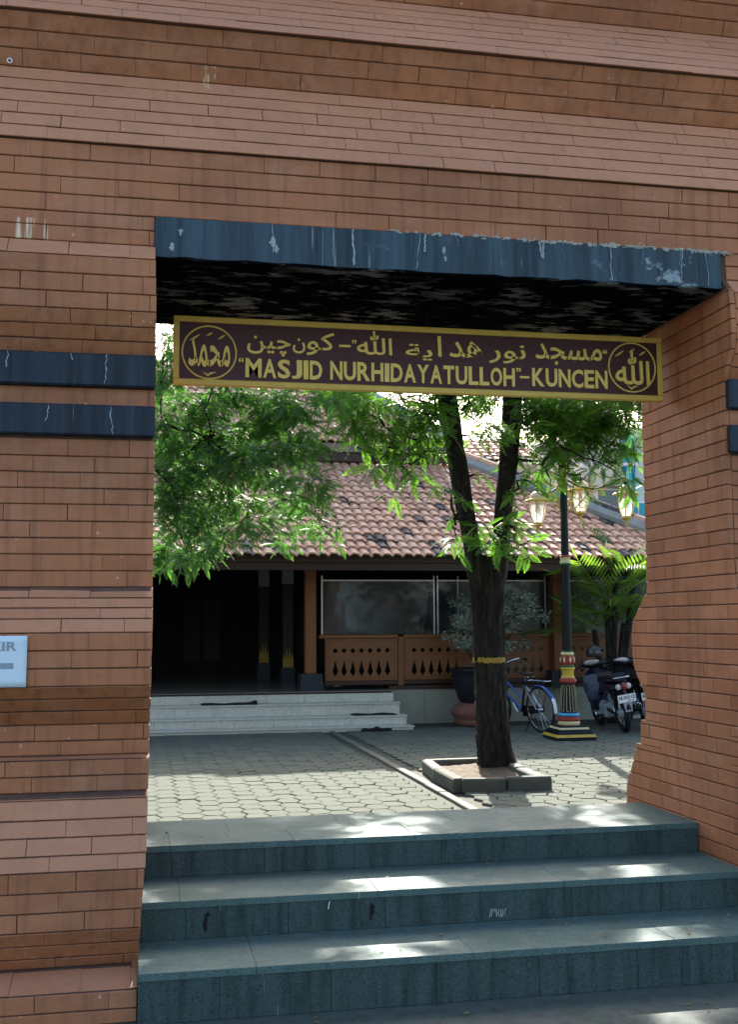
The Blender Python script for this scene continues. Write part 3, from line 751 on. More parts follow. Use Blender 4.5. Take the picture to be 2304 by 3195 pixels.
# the upper line, right to left, each word in its joined letter forms
for txt, x0, x1, zb, h in (('\uFEAA\uFEA0\uFEB4\uFEE3', 2.105, 2.495, 2.970, 0.120), ('\uFEAD\uFEEE\uFEE7', 1.838, 2.048, 2.966, 0.105),
                           ('\uFEAA\uFEEB', 1.615, 1.800, 2.990, 0.092), ('\uFE8D', 1.550, 1.572, 2.990, 0.112), ('\uFE94\uFEF3', 1.372, 1.520, 2.965, 0.088),
                           ('\uFDF2', 1.106, 1.298, 2.985, 0.128), ('\uFEEE\uFEDB', 0.835, 0.985, 2.968, 0.125), ('\uFEE5', 0.762, 0.828, 2.975, 0.080),
                           ('\uFEE6\uFEF4\uFB7C', 0.522, 0.750, 2.955, 0.105)):
    put_text(txt, 'arabic_word', 'gold', sign, x0, BY-.0005, zb, x1-x0, h, 0.008, 0.010)
for cx, cz, txt, w, h in ((0.326, 2.962, '\uFEAA\uFEE4\uFEA4\uFEE3', 0.215, 0.150), (2.675, 2.975, '\uFDF2', 0.205, 0.190)):
    rg = MB(); rg.torus(Matrix.Translation((cx, BY-0.002, cz)) @ Matrix.Rotation(R(90), 4, 'X'), 0.139, 0.0048, 48, 6)
    rg.build('ring', 'gold', sign, smooth=True)
    put_text(txt, 'calligraphy', 'gold', sign, cx-w/2, BY-.0005, cz-h/2-0.004, w, h, 0.009, 0.014)
    for dx, dz, tl in ((-0.075, 0.075, 0.05), (0.0, 0.095, 0.03), (0.062, 0.082, 0.035)):
        MB().tube([(cx+dx-tl/2, BY-.003, cz+dz-tl*0.3), (cx+dx, BY-.004, cz+dz), (cx+dx+tl/2, BY-.003, cz+dz+tl*0.35)], [0.002, 0.006, 0.003], 6).build('vowel_mark', 'gold', sign)
    MB().tube([(cx-.03, BY-.003, cz-.105), (cx-.006, BY-.004, cz-.122), (cx+.004, BY-.004, cz-.112), (cx+.034, BY-.003, cz-.103)], [0.002, 0.006, 0.006, 0.002], 6).build('vowel_mark', 'gold', sign)

# ---------------------------------------------------------------- paper notice on the wall
note = thing('paper_notice', 'white laminated paper notice stuck on the brick wall left of the opening', 'notice', (-0.62, 4.955, 1.3))
mb = MB(); nx, nz = 10, 8
vs = []; fs = []
for i in range(nx+1):
    for k in range(nz+1):
        u, w = i/nx, k/nz
        curl = 0.006*(max(0, u-0.75)*4)**2*(0.4+0.6*abs(2*w-1))+0.004*(max(0, w-0.8)*5)**2
        vs.append((-0.775+0.308*u-0.002*u*(1-w), 4.954-curl-0.001, 1.302+0.213*w))
for i in range(nx):
    for k in range(nz): a = i*(nz+1)+k; fs.append((a, a+nz+1, a+nz+2, a+1))
mb.add(vs, fs); sheet = mb.build('sheet', 'paper', note, smooth=True)
md = sheet.modifiers.new('thick', 'SOLIDIFY'); md.thickness = 0.0008
put_text('KIR', 'print', 'ink', note, -0.614, 4.9515, 1.452, 0.106, 0.038, 0.0006, 0.03)
MB().box(-0.72, -0.521, 4.9511, 4.9517, 1.378, 1.402).build('print', 'ink', note)

# ---------------------------------------------------------------- the hall across the courtyard
hall = thing('prayer_hall', 'open veranda hall with tiled hip roof and carved wooden balustrade', 'building', (3, 18.4, ZC))
FZ = 0.505
MB().box(-7, 3.98, 18.035, 30, ZC-.1, FZ-0.012).build('plinth_core', 'mortar', hall)
MB().box(-7, 4.0, 17.985, 30, FZ-0.011, FZ).build('veranda_floor', 'floor_tile', hall)
MB().box(4.0, 16, 18.44, 30, FZ-0.011, FZ).build('veranda_floor', 'floor_tile', hall)
# stairs of cream marble: riser tiles and treads
ST = [(17.10, -0.06, 0.015, 4.134), (17.40, 0.015, 0.155, 4.10), (17.70, 0.155, 0.335, 4.055), (18.0, 0.335, 0.490, 4.02)]
for i, (yf, z0, z1, xr) in enumerate(ST):
    MB().box(-6.5, xr-0.03, yf+0.03, 18.02, z0-.02, z1-0.025).build('stair_core', 'mortar', hall)
    x = xr-0.012; first = True
    while x > -3.2:
        l = 0.60 if not first else (0.6, 0.28, 0.52, 0.25)[i]
        first = False
        MB().box(x-l+.002, x-.002, yf+0.012+J(.001), yf+0.03, z0+.001, z1-0.026).build('stair_tile', 'marble', hall)
        x -= l
    MB().box(x, xr-0.012, yf+0.012, yf+0.03, z0, z1-.026) 
    if i < 3:
        MB().cbox(-6.5, xr, yf-0.008, ST[i+1][0]+0.012, z1-0.025, z1, 0.004).build('stair_tread', 'marble', hall)
# plinth wall right of the stairs
x = 4.03
while x < 15:
    MB().box(x+.003, x+.597, 18.40+J(.002), 18.43, ZC-.02, FZ-.014).build('plinth_tile', 'plinth_tile', hall); x += 0.6
MB().box(3.985, 15, 18.432, 30, ZC-.05, FZ-.013).build('plinth_core', 'mortar', hall)
MB().box(4.02, 15, 18.375, 18.62, FZ-.012, FZ+0.05).build('floor_sill', 'wood_dark', hall)
# posts with stone feet
for x in (-2.5, 2.695, 6.94, 11.2):
    MB().cbox(x-0.09, x+0.09, 18.22, 18.40, 0.775, 2.46, 0.008).build('post', 'wood', hall)
    mb = MB(); mb.prism([(x-.195, FZ+.001), (x+.195, FZ+.001), (x+.17, .774), (x-.17, .774)], 'y', 18.12, 18.50)
    mb.build('post_base', 'black_stone', hall)
# fascia boards and beam
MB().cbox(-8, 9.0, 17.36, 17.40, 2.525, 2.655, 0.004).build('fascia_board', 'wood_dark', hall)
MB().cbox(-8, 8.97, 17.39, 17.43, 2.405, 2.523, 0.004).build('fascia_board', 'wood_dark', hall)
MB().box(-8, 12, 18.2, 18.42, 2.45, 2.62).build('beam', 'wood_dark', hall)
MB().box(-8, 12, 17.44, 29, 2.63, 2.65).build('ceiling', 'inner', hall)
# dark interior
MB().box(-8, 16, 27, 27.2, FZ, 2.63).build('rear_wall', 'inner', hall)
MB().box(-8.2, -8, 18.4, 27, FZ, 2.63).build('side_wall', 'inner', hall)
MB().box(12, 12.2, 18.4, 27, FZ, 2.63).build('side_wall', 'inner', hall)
for x in (-1.2, 0.9, 3.6, 6.2):
    d = MB().cbox(x, x+1.0, 26.93, 26.99, FZ+.002, 2.35, .01).build('inner_door', 'inner', hall)
    for k in range(2): MB().cbox(x+.08+.45*k, x+.47+.45*k, 26.90, 26.93, .75, 2.2, .01).build('door_panel', 'inner_col', d)
for cx, cy, gz in ((2.605, 20.5, 0.80), (2.325, 22.0, 0.845)):
    c = MB().cbox(cx-.095, cx+.095, cy-.095, cy+.095, gz, 2.30, .01).build('inner_column', 'inner_col', hall)
    MB().cbox(cx-.10, cx+.10, cy-.10, cy+.10, 2.302, 2.62, .008).build('column_head', 'grey_block', c)
    MB().box(cx-.12, cx+.12, cy-.12, cy+.12, FZ+.001, gz-.001).build('column_foot', 'black_stone', c)
    mb = MB()
    for q in range(4):
        a = cx-.095+q*.0475
        mb.prism([(a, gz+.001), (a+.0475, gz+.001), (a+.0475, gz+.13), (a+.024, gz+.36 if q in (1, 2) else gz+.26), (a, gz+.13)], 'y', cy-.0985, cy-.0965)
    mb.build('gilding', 'gold_old', c)
# balustrade: pierced panels in frames
def pierced(x0, x1, z0, z1):
    cu = bpy.data.curves.new('pierced', 'CURVE'); cu.dimensions = '2D'; cu.fill_mode = 'BOTH'; cu.extrude = 0.011
    def poly(pts):
        s = cu.splines.new('POLY'); s.points.add(len(pts)-1); s.use_cyclic_u = True
        for p, (u, w) in zip(s.points, pts): p.co = (u, w, 0, 1)
    poly([(x0, z0), (x1, z0), (x1, z1), (x0, z1)])
    n = 7; cx0 = (x0+x1)/2-0.146*3
    for i in range(n):
        c = cx0+0.146*i
        poly([(c-.045, 1.135), (c, 1.088), (c+.045, 1.135), (c, 1.182)])
        poly([(c-.047, .790), (c, .715), (c+.047, .790), (c+.018, .90), (c, .985), (c-.018, .90)])
    o = bpy.data.objects.new('pierced', cu); COL.objects.link(o)
    dg = bpy.context.evaluated_depsgraph_get(); dg.update()
    me = bpy.data.meshes.new_from_object(o.evaluated_get(dg)); bpy.data.objects.remove(o); bpy.data.curves.remove(cu)
    me.transform(Matrix(((1, 0, 0, 0), (0, 0, -1, 18.42), (0, 1, 0, 0), (0, 0, 0, 1)))); me.materials.clear()
    return me
x = 2.90; first = True
for i in range(6):
    x1 = x+1.33
    bal = MB().cbox(x+.055, x1-.055, 18.405, 18.445, 1.285, 1.33, .004).build('balustrade_frame', 'wood', hall)
    MB().cbox(x+.055, x1-.055, 18.405, 18.445, .645, .695, .004).build('rail', 'wood', bal)
    MB().cbox(x+.055, x+.105, 18.405, 18.445, .697, 1.283, .004).build('stile', 'wood', bal)
    MB().cbox(x1-.105, x1-.055, 18.405, 18.445, .697, 1.283, .004).build('stile', 'wood', bal)
    attach(link('pierced_panel', pierced(x+.106, x1-.106, .697, 1.283), 'wood'), bal)
    MB().cbox(x+.05, x1-.05, 18.40, 18.45, .575, .643, .004).build('bottom_rail', 'wood_dark', bal)
    MB().cbox(x1-.048, x1+.048, 18.385, 18.465, FZ+.052, 1.42 if i % 2 else 1.36, .005).build('newel', 'wood', hall)
    MB().cbox(x-.05 if first else x+.05, x1-.05, 18.38, 18.47, 1.335, 1.395, .006).build('handrail', 'wood', hall)
    x = x1; first = False
MB().box(3.10, 3.19, 18.36, 18.40, FZ+.052, .575).build('wedge', 'wood', hall)
# clear screens in thin metal frames
for (a, b) in ((2.92, 4.86), (4.90, 6.84), (6.98, 8.9)):
    f = MB().box(a, b, 18.56, 18.575, 2.285, 2.305).build('screen_frame', 'alu', hall)
    for xx in (a, b-.022): MB().box(xx, xx+.022, 18.556, 18.579, 1.40, 2.375).build('screen_upright', 'alu', f)
    mb = MB(); n = 14; vs = []; fs = []
    for k in range(n+1):
        u = k/n; vs += [(a+.022+(b-a-.044)*u, 18.567+0.018*math.sin(u*9+a), 1.40), (a+.022+(b-a-.044)*u, 18.567+0.012*math.sin(u*7+a*2), 2.284)]
    for k in range(n): fs.append((2*k, 2*k+2, 2*k+3, 2*k+1))
    mb.add(vs, fs).build('screen_sheet', 'acrylic', f, smooth=True, fix=False)
MB().box(5.27, 5.285, 18.58, 18.60, 1.40, 2.37).build('screen_upright', 'alu', hall)

# ---- roof: S-shaped clay tiles laid in rows
def tile_template(w, l, n=8):
    vs = []; fs = []
    def prof(u): return 0.021*math.sin(2*math.pi*u-0.6)+0.009*math.sin(4*math.pi*u)
    for k in range(n+1):
        u = k/n; x = w*u*1.06; h = prof(u)
        vs += [(x, 0.0, h+0.040), (x, l*1.12, h+0.004), (x, 0.0, h+0.014)]
    for k in range(n):
        a = 3*k; b = 3*(k+1)
        fs += [(a, b, b+1, a+1), (a+2, b+2, b, a)]
    return np.array(vs), fs
def roof_plane(origin, pitch, x0, x1, rows, w, l, xlim, parent, singles, namep):
    """tiles on a plane rising along +y from origin (y,z); xlim(y) cuts it at the hips"""
    y0, z0 = origin; tv, tf = tile_template(w, l)
    cp, sp = math.cos(pitch), math.sin(pitch)
    items = []
    for r_ in range(rows):
        s0 = r_*l
        nx = int((x1-x0)/w)
        for c in range(nx):
            xx = x0+c*w; ym = y0+(s0+l/2)*cp
            lo, hi = xlim(ym)
            if xx < lo or xx+w > hi: continue
            items.append((xx, s0, r_))
    def key(it):
        px_ = it[0]/(y0+it[1]*cp)
        return (0 if 0.03 < px_ < 0.46 else 1, it[1])
    items.sort(key=key)
    # each tile keeps the curve profile; small individual shifts
    restv = []; restf = []; dk = []
    me_pl = None
    def tv_at(it):
        xx, s0, r_ = it
        t = tv.copy()
        t[:, 1] += s0+J(0.008); t[:, 0] += xx+J(0.006); t[:, 2] += J(0.006)
        t[:, 2] += (t[:, 0]-xx)*J(0.05)
        return np.stack([t[:, 0], y0+t[:, 1]*cp-t[:, 2]*sp, z0+t[:, 1]*sp+t[:, 2]*cp], 1)
    for i, it in enumerate(items):
        v = tv_at(it)
        dark = random.random() < (0.20 if it[2] in (0, 1) else 0.05)
        if i < singles:
            me = bpy.data.meshes.new('roof_tile'); me.from_pydata(v.tolist(), [], tf)
            link('roof_tile', me, 'tile_dark' if dark else 'tile', parent)
        else:
            o = len(restv); restv += v.tolist(); restf += [tuple(q+o for q in f) for f in tf]; dk += [int(dark)]*len(tf)
    if restv:
        me = bpy.data.meshes.new(namep); me.from_pydata(restv, [], restf)
        me.materials.append(MT['tile']); me.materials.append(MT['tile_dark'])
        me.polygons.foreach_set('material_index', dk)
        stuff(link(namep, me, None, parent))
PIT = R(28)
EX = 9.2
def hipx(y): return EX-(y-17.2)*0.83
roof = MB()
roof.add([(-8.5, 17.32, 2.652), (EX-.15, 17.32, 2.652), (hipx(21.0)-.1, 21.0, 2.652+3.68*math.tan(PIT)), (-8.5, 21.0, 2.652+3.68*math.tan(PIT)),
          (EX-.15, 21.0, 2.652), (-8.5, 21.0, 2.66)], [(0, 1, 2, 3)])
roof_o = roof.build('roof_deck', 'wood_dark', hall, fix=False)
roof_plane((17.14, 2.615), PIT, -3.2, EX, 16, 0.1675, 0.27, lambda y: (-9, hipx(y)), hall, 300, 'roof_tiling')
# right slope of the hip roof, hip ridge of plaster with half-round tiles
hp = [(hipx(y), y, 2.615+(y-17.14)*math.tan(PIT)) for y in np.linspace(17.2, 21.05, 12)]
mb = MB(); mb.add([(EX, 17.2, 2.60), (hipx(21), 21, 2.60+3.8*math.tan(PIT)), (hipx(21), 29, 2.6+3.8*math.tan(PIT)), (EX, 29, 2.60)], [(0, 3, 2, 1)])
mb.build('roof_side', 'tile', hall, fix=False)
mb = MB()
for (xa, ya, za), (xb, yb, zb) in zip(hp, hp[1:]):
    pass
rp = [(x+0.02, y, z+0.07) for x, y, z in hp]
mb.tube(rp, [0.12+J(.015) for _ in rp], 8).build('hip_mortar', 'plaster', hall)
for i in range(11):
    a, b = Vector(hp[i]), Vector(hp[i+1])
    up = Vector((0.05, 0, 0.17))
    MB().tube([a+up, b+up+Vector((0, 0, .01))], [0.085, 0.072], 8).build('ridge_tile', 'tile' if i not in (3, 4, 8) else 'tile_dark', hall)
# upper tier: fascia, dark gap, second roof
UY, UZ = 20.75, 4.62
MB().cbox(-6, 5.75, UY, UY+.05, UZ, UZ+.17, .004).build('upper_fascia', 'wood_dark', hall)
MB().cbox(-6, 5.80, UY-.06, UY-.01, UZ+.172, UZ+.34, .004).build('upper_fascia', simple('fascia_grey', (0.20, 0.155, 0.12), 0.8, var=0.3, scale=5), hall)
MB().box(-6, 5.6, UY+.35, 27, UZ-.6, UZ+.3).build('upper_wall', 'inner', hall)
P2 = R(36)
UX = 5.85
roof_plane((UY-.10, UZ+.36), P2, -3.0, UX, 13, 0.1675, 0.27, lambda y: (-9, UX-(y-UY)*0.85), hall, 0, 'upper_roof_tiling')
MB().add([(-6, UY, UZ+.34), (UX-.1, UY, UZ+.34), (UX-2.46, UY+2.9, UZ+.34+2.9*math.tan(P2)), (-6, UY+2.9, UZ+.34+2.9*math.tan(P2))], [(0, 1, 2, 3)]).build('roof_deck', 'wood_dark', hall, fix=False)
mb = MB(); mb.add([(UX, UY, UZ+.34), (UX-2.46, UY+2.9, UZ+.34+2.9*math.tan(P2)), (UX-2.46, 27, UZ+.34+2.9*math.tan(P2)), (UX, 27, UZ+.34)], [(0, 3, 2, 1)]).build('roof_side', 'tile', hall, fix=False)
u2 = [(UX-t*2.5, UY-.1+t*2.95, UZ+.42+t*2.95*math.tan(P2)) for t in np.linspace(0, 1, 9)]
MB().tube(u2, [0.13+J(.02) for _ in u2], 8).build('hip_mortar', 'plaster', hall)

# things lying on the marble stairs
def mat_thing(x0, x1, y0, y1, z, lift, label):
    mb = MB(); n = 10; vs = []; fs = []
    for i in range(n+1):
        u = i/n; h = 0.012+0.006*math.sin(u*11)+(lift*max(0, (u-.8)*5)**2)
        vs += [(x0+(x1-x0)*u, y0, z+h), (x0+(x1-x0)*u, y1, z+h+.006), (x0+(x1-x0)*u, y1, z), (x0+(x1-x0)*u, y0, z)]
    for i in range(n):
        for k in range(4): fs.append((i*4+k, i*4+(k+1) % 4, (i+1)*4+(k+1) % 4, (i+1)*4+k))
    fs += [(0, 1, 2, 3), (n*4+3, n*4+2, n*4+1, n*4)]
    o = mb.add(vs, fs).build('door_mat', 'mat_black', None, smooth=False)
    return tag(o, label, 'mat', 'mats on the hall stairs')
mat_thing(0.92, 1.78, 17.70, 17.98, .336, .045, 'dark patterned mat with curled end on the upper marble stair')
mat_thing(3.24, 3.94, 17.42, 17.66, .156, .0, 'flat black mat on the right end of the marble stairs')
mb = MB()
for i in range(9): mb.ell((3.30+0.05*i+J(.02), 17.0+J(.03), ZC+.02), (.05, .04, .022+.02*random.random()), 8, 6, Matrix.Rotation(J(1), 3, 'Z'))
mb.ell((3.52, 17.0, ZC+.04), (.05, .04, .035), 8, 6)
tag(mb.build('rag', 'mat_black', None, smooth=True), 'crumpled black rag on the paving before the marble stairs', 'rag')

# ---------------------------------------------------------------- foliage helpers
def frond(npairs, L, leaf, width, droop=0.25, sweep=0.5, taper=0.5, rach=0.003):
    vs = []; fs = []
    def zc(x): return -droop*x*x/L
    for i in range(npairs):
        t = (i+1.2)/(npairs+0.6); x = L*t; ll = leaf*(1-taper*abs(2*t-1.0)**1.6)
        for s in (-1, 1):
            d = np.array([math.sin(sweep), s*math.cos(sweep), -0.22-0.1*t]); d /= np.linalg.norm(d)
            a = np.array([x, 0, zc(x)]); tip = a+d*ll; m = a+d*ll*0.5
            side = np.array([math.cos(sweep), -s*math.sin(sweep), 0.1*s])*width/2
            o = len(vs); vs += [a, m+side, tip, m-side]; fs.append((o, o+1, o+2, o+3))
    x = L; a = np.array([x, 0, zc(x)]); o = len(vs)
    vs += [a, a+np.array([leaf*.4, width/2, -.01]), a+np.array([leaf*.8, 0, -.02]), a+np.array([leaf*.4, -width/2, -.01])]; fs.append((o, o+1, o+2, o+3))
    o = len(vs)
    vs += [np.array([0, -rach, 0]), np.array([L, -rach*.4, zc(L)]), np.array([L, rach*.4, zc(L)]), np.array([0, rach, 0])]; fs.append((o, o+1, o+2, o+3))
    return np.array(vs), np.array(fs)
def scatter_mesh(name, templ, pos, dirs, scale, roll=0.5):
    tv, tf = templ; n = len(pos)
    X = dirs/np.linalg.norm(dirs, axis=1, keepdims=True)
    up = np.tile([0, 0, 1.0], (n, 1))+RNG.normal(0, roll, (n, 3))
    Yv = np.cross(up, X); Yv /= np.linalg.norm(Yv, axis=1, keepdims=True)+1e-9
    Zv = np.cross(X, Yv)
    Rm = np.stack([X, Yv, Zv], 2)
    V = np.einsum('nij,kj->nki', Rm, tv)*scale[:, None, None]+pos[:, None, :]
    V = V.reshape(-1, 3); k = len(tv)
    F = (tf[None]+(np.arange(n)*k)[:, None, None]).reshape(-1, 4)
    me = bpy.data.meshes.new(name)
    me.vertices.add(len(V)); me.vertices.foreach_set('co', V.ravel().astype(np.float32))
    me.loops.add(F.size); me.loops.foreach_set('vertex_index', F.ravel().astype(np.int32))
    me.polygons.add(len(F)); me.polygons.foreach_set('loop_start', (np.arange(len(F))*4).astype(np.int32))
    me.update(calc_edges=True); me.validate()
    return me
def cluster_points(cl, dens, out=None, flat=0.8):
    P = []; D = []
    for (x, y, z, r, k) in cl:
        n = max(4, int(dens*k*(r/0.25)**2.2))
        q = RNG.normal(0, 1, (n, 3)); q /= np.linalg.norm(q, axis=1, keepdims=True); q *= (RNG.random((n, 1))**0.45)*r
        q[:, 2] *= flat
        d = q/r*0.8+RNG.normal(0, .6, (n, 3)); d[:, 2] = d[:, 2]*0.4-0.25
        P.append(q+np.array([x, y, z])); D.append(d)
    return np.concatenate(P), np.concatenate(D)
def rough_tube(path, rad, n=22, step=0.05, amp=0.07, flute=0.06, seed=0):
    """bark-covered limb: resampled path, ridged and knobbly cross-section"""
    P = [Vector(p) for p in path]; pts = []; rr = []
    for i in range(len(P)-1):
        m = max(2, int((P[i+1]-P[i]).length/step))
        for k in range(m):
            t = k/m; a = P[max(i-1, 0)]; b = P[i]; c = P[i+1]; d = P[min(i+2, len(P)-1)]
            pts.append(0.5*((2*b)+(c-a)*t+(2*a-5*b+4*c-d)*t*t+(3*b-a-3*c+d)*t*t*t)); rr.append(rad[i]+(rad[i+1]-rad[i])*t)
    pts.append(P[-1]); rr.append(rad[-1])
    rs = np.random.default_rng(seed); ph = rs.random(4)*6.28
    ridge = rs.normal(0, 1, n); vs = []; ref = Vector((1, 0, 0))
    for i, p in enumerate(pts):
        t = (pts[min(i+1, len(pts)-1)]-pts[max(i-1, 0)]).normalized()
        a = (ref-t*ref.dot(t)).normalized(); b = t.cross(a); ref = a
        ridge = ridge*0.90+rs.normal(0, 0.44, n)
        for k in range(n):
            th = 2*math.pi*k/n
            r = rr[i]*(1+amp*0.6*math.sin(2*th+ph[0]+i*.02)+flute*math.sin(5*th+ph[1]+i*.03)+amp*0.5*ridge[k])
            vs.append(p+(a*math.cos(th)+b*math.sin(th))*r)
    fs = [(i*n+k, i*n+(k+1) % n, (i+1)*n+(k+1) % n, (i+1)*n+k) for i in range(len(pts)-1) for k in range(n)]
    fs.append(tuple((len(pts)-1)*n+k for k in range(n)))
    return MB().add(vs, fs)
def branch_out(mb, roots, clusters, r0=0.012, sag=0.06):
    """every spray hangs on the nearest spray already joined to the tree"""
    nodes = [(Vector(h), 0) for h in roots]
    todo = [Vector(c[:3]) for c in clusters]
    todo.sort(key=lambda c: min((c-n).length for n, _ in nodes))
    for c in todo:
        n, g = min(nodes, key=lambda q: (c-q[0]).length+0.10*q[1])
        twig_mb(mb, n, c, max(0.004, r0*0.8**g), 5, sag); nodes.append((c, g+1))
def twig_mb(mb, a, b, r, seg=5, sag=0.1):
    a, b = Vector(a), Vector(b); pts = []
    for i in range(seg+1):
        t = i/seg; p = a.lerp(b, t)+Vector((J(.04), J(.04), J(.03)))*(0 < i < seg)
        p.z += sag*math.sin(math.pi*t); pts.append(p)
    mb.tube(pts, [r*(1-0.75*i/seg) for i in range(seg+1)], 5)

# ---------------------------------------------------------------- tree in its planter
planter = thing('tree_planter', 'low square kerb planter of mossy concrete round the tree foot', 'planter', (3.5, 11.5, ZC))
def kerb_block(a, b, th, h, mat='kerb_moss'):
    a, b = Vector((*a, 0)), Vector((*b, 0)); d = (b-a); L = d.length
    m = MB().cbox(0.004, L-.004, 0, th, ZC-.02, ZC+h, .014)
    M = Matrix.Translation((a.x, a.y, 0)) @ Matrix.Rotation(math.atan2(d.y, d.x), 4, 'Z')
    return m.xf(M).build('kerb_block', mat, planter)
kerb_block((3.04, 10.66), (3.46, 10.58), .12, .125); kerb_block((3.475, 10.585), (3.925, 10.575), .12, .135)
kerb_block((3.06, 12.33), (2.985, 11.53), .12, .120, 'kerb'); kerb_block((2.98, 11.50), (2.965, 10.70), .13, .125)
kerb_block((3.935, 10.60), (3.97, 11.45), .12, .115, 'kerb'); kerb_block((3.97, 11.47), (4.00, 12.36), .12, .12, 'kerb')
kerb_block((4.02, 12.40), (3.09, 12.38), .12, .12, 'kerb')
mb = MB(); n = 14; vs = []; fs = []
for i in range(n+1):
    for k in range(n+1): vs.append((3.08+.86*i/n, 10.72+1.56*k/n, ZC+.045+.02*random.random()+.04*math.exp(-((3.08+.86*i/n-3.75)**2+(10.72+1.56*k/n-11.9)**2)*6)))
for i in range(n):
    for k in range(n): a = i*(n+1)+k; fs.append((a, a+n+1, a+n+2, a+1))
mb.add(vs, fs).build('soil', 'soil', planter)

tree = thing('courtyard_tree', 'forked dark trunk tree with fresh green feathery leaves in the planter', 'tree', (3.77, 11.9, ZC))
tp = [(3.80, 11.9, -0.05), (3.787, 11.9, 0.05), (3.765, 11.9, .2), (3.752, 11.9, .37), (3.715, 11.9, 1.163), (3.703, 11.9, 1.719), (3.705, 11.9, 2.1), (3.71, 11.9, 2.3)]
rough_tube(tp, [.215, .196, .184, .175, .155, .154, .162, .14], 40, .03, .13, .055, 3).build('trunk', 'bark', tree, smooth=True)
rough_tube([(3.66, 11.9, 1.75), (3.60, 11.88, 2.10), (3.559, 11.88, 2.30), (3.506, 11.88, 2.62), (3.433, 11.88, 3.08), (3.366, 11.9, 3.54), (3.289, 11.9, 4.06), (3.20, 11.95, 4.7), (3.0, 12.1, 5.6)],
           [.10, .115, .10, .097, .108, .10, .106, .09, .05], 20, .04, .09, .05, 5).build('limb', 'bark', tree, smooth=True)
rough_tube([(3.76, 11.9, 1.75), (3.83, 11.9, 2.12), (3.868, 11.9, 2.36), (3.91, 11.9, 2.81), (3.971, 11.9, 3.28), (4.013, 11.9, 3.71), (4.045, 11.9, 4.05), (4.15, 11.9, 4.7), (4.5, 12.0, 5.6)],
           [.10, .11, .095, .105, .105, .108, .106, .09, .05], 20, .04, .09, .05, 6).build('limb', 'bark', tree, smooth=True)
CL_C = [(2.25,11.50,3.76,0.22,0.7),(2.44,11.30,3.60,0.22,0.7),(2.41,11.50,3.22,0.16,0.6),(2.65,11.60,3.42,0.20,0.7),(2.77,11.40,3.73,0.22,0.8),(2.76,11.50,3.13,0.13,0.5),(3.05,11.80,3.95,0.20,0.7),(2.57,11.50,2.92,0.08,0.5),(2.04,11.40,3.84,0.18,0.6),(2.14,11.30,3.36,0.12,0.5),(2.98,11.60,3.42,0.15,0.5),(3.27,11.50,2.42,0.13,0.7),(3.49,11.50,2.56,0.13,0.7),(3.68,11.50,2.38,0.13,0.7),(3.84,11.50,2.60,0.15,0.8),(3.96,11.50,2.39,0.14,0.7),(3.29,11.60,2.67,0.09,0.5),(3.40,11.50,2.87,0.08,0.5),(3.12,11.50,3.00,0.12,0.5),(3.89,11.50,2.96,0.10,0.5),(4.09,11.50,3.07,0.15,0.6),(3.60,11.60,3.16,0.08,0.4),(4.05,11.50,2.31,0.08,0.5),(3.70,12.00,3.87,0.10,0.3),(3.68,12.20,3.61,0.10,0.3),(4.27,11.70,3.94,0.25,0.9),(4.53,11.60,3.85,0.25,0.9),(4.95,11.80,3.87,0.25,0.9),(5.17,11.60,3.84,0.22,0.9),(5.42,11.70,3.68,0.15,0.7),(4.45,11.80,3.63,0.20,0.8),(4.87,11.90,3.59,0.22,0.8),(5.09,11.70,3.51,0.15,0.7),(4.27,11.60,3.28,0.15,0.6),(4.91,11.70,3.31,0.13,0.5),(5.28,11.60,3.30,0.10,0.5),(5.33,11.60,2.98,0.09,0.5),(4.66,11.80,3.21,0.12,0.5),(4.86,11.70,3.02,0.10,0.5),(4.09,11.60,3.96,0.15,0.7),(3.88,11.60,3.69,0.10,0.4),(3.36,11.60,3.85,0.12,0.4),(3.21,11.60,3.57,0.10,0.4),(4.40,11.70,3.05,0.10,0.4)]
CL_C +=  [(2.23,12.20,4.06,0.19,0.7),(2.24,11.02,3.83,0.18,0.7),(2.61,11.86,4.00,0.16,0.7),(2.76,11.80,3.98,0.15,0.7),(2.95,11.62,3.64,0.18,0.7),(2.17,11.70,3.68,0.19,0.7),(2.46,12.20,3.59,0.18,0.7),(2.93,11.82,3.53,0.19,0.7),(3.01,11.35,3.74,0.16,0.7),(3.55,12.01,4.01,0.12,0.7),(3.48,11.16,3.90,0.13,0.7),(3.59,11.11,3.58,0.16,0.7),(3.52,11.46,3.98,0.17,0.7),(4.00,11.25,3.64,0.15,0.7),(4.12,11.93,3.43,0.15,0.7),(4.44,11.48,3.46,0.17,0.7),(4.87,12.04,3.81,0.17,0.7),(4.99,11.64,3.71,0.18,0.7),(5.22,11.60,3.46,0.14,0.7),(5.17,11.09,3.87,0.15,0.7),(4.53,12.22,4.09,0.15,0.7),(4.57,11.34,3.96,0.16,0.7),(5.10,11.86,4.04,0.19,0.7),(4.60,11.95,3.32,0.17,0.7),(4.96,11.01,3.04,0.13,0.7),(2.57,11.12,3.10,0.13,0.7)]
UPC = []
for i in range(52):
    a = random.uniform(0, 6.28); rr = 2.2*math.sqrt(random.random())
    UPC.append((3.7+rr*math.cos(a), 12.0+rr*0.9*math.sin(a), random.uniform(4.15, 5.6), random.uniform(.25, .45), 1.35))
CL_C = [(x, y, z, r, k*(1.45 if x > 4.2 and z > 3.4 else 1.0)) for x, y, z, r, k in CL_C]
P1, D1 = cluster_points(CL_C, 95); P2_, D2 = cluster_points(UPC, 46)
fr_c = frond(8, 0.18, 0.052, 0.021, .28)
pos = np.concatenate([P1, P2_]); dr = np.concatenate([D1, D2])
link('crown', scatter_mesh('crown', fr_c, pos, dr, RNG.uniform(.75, 1.25, len(pos))), 'leaf_light', tree)
mb = MB()
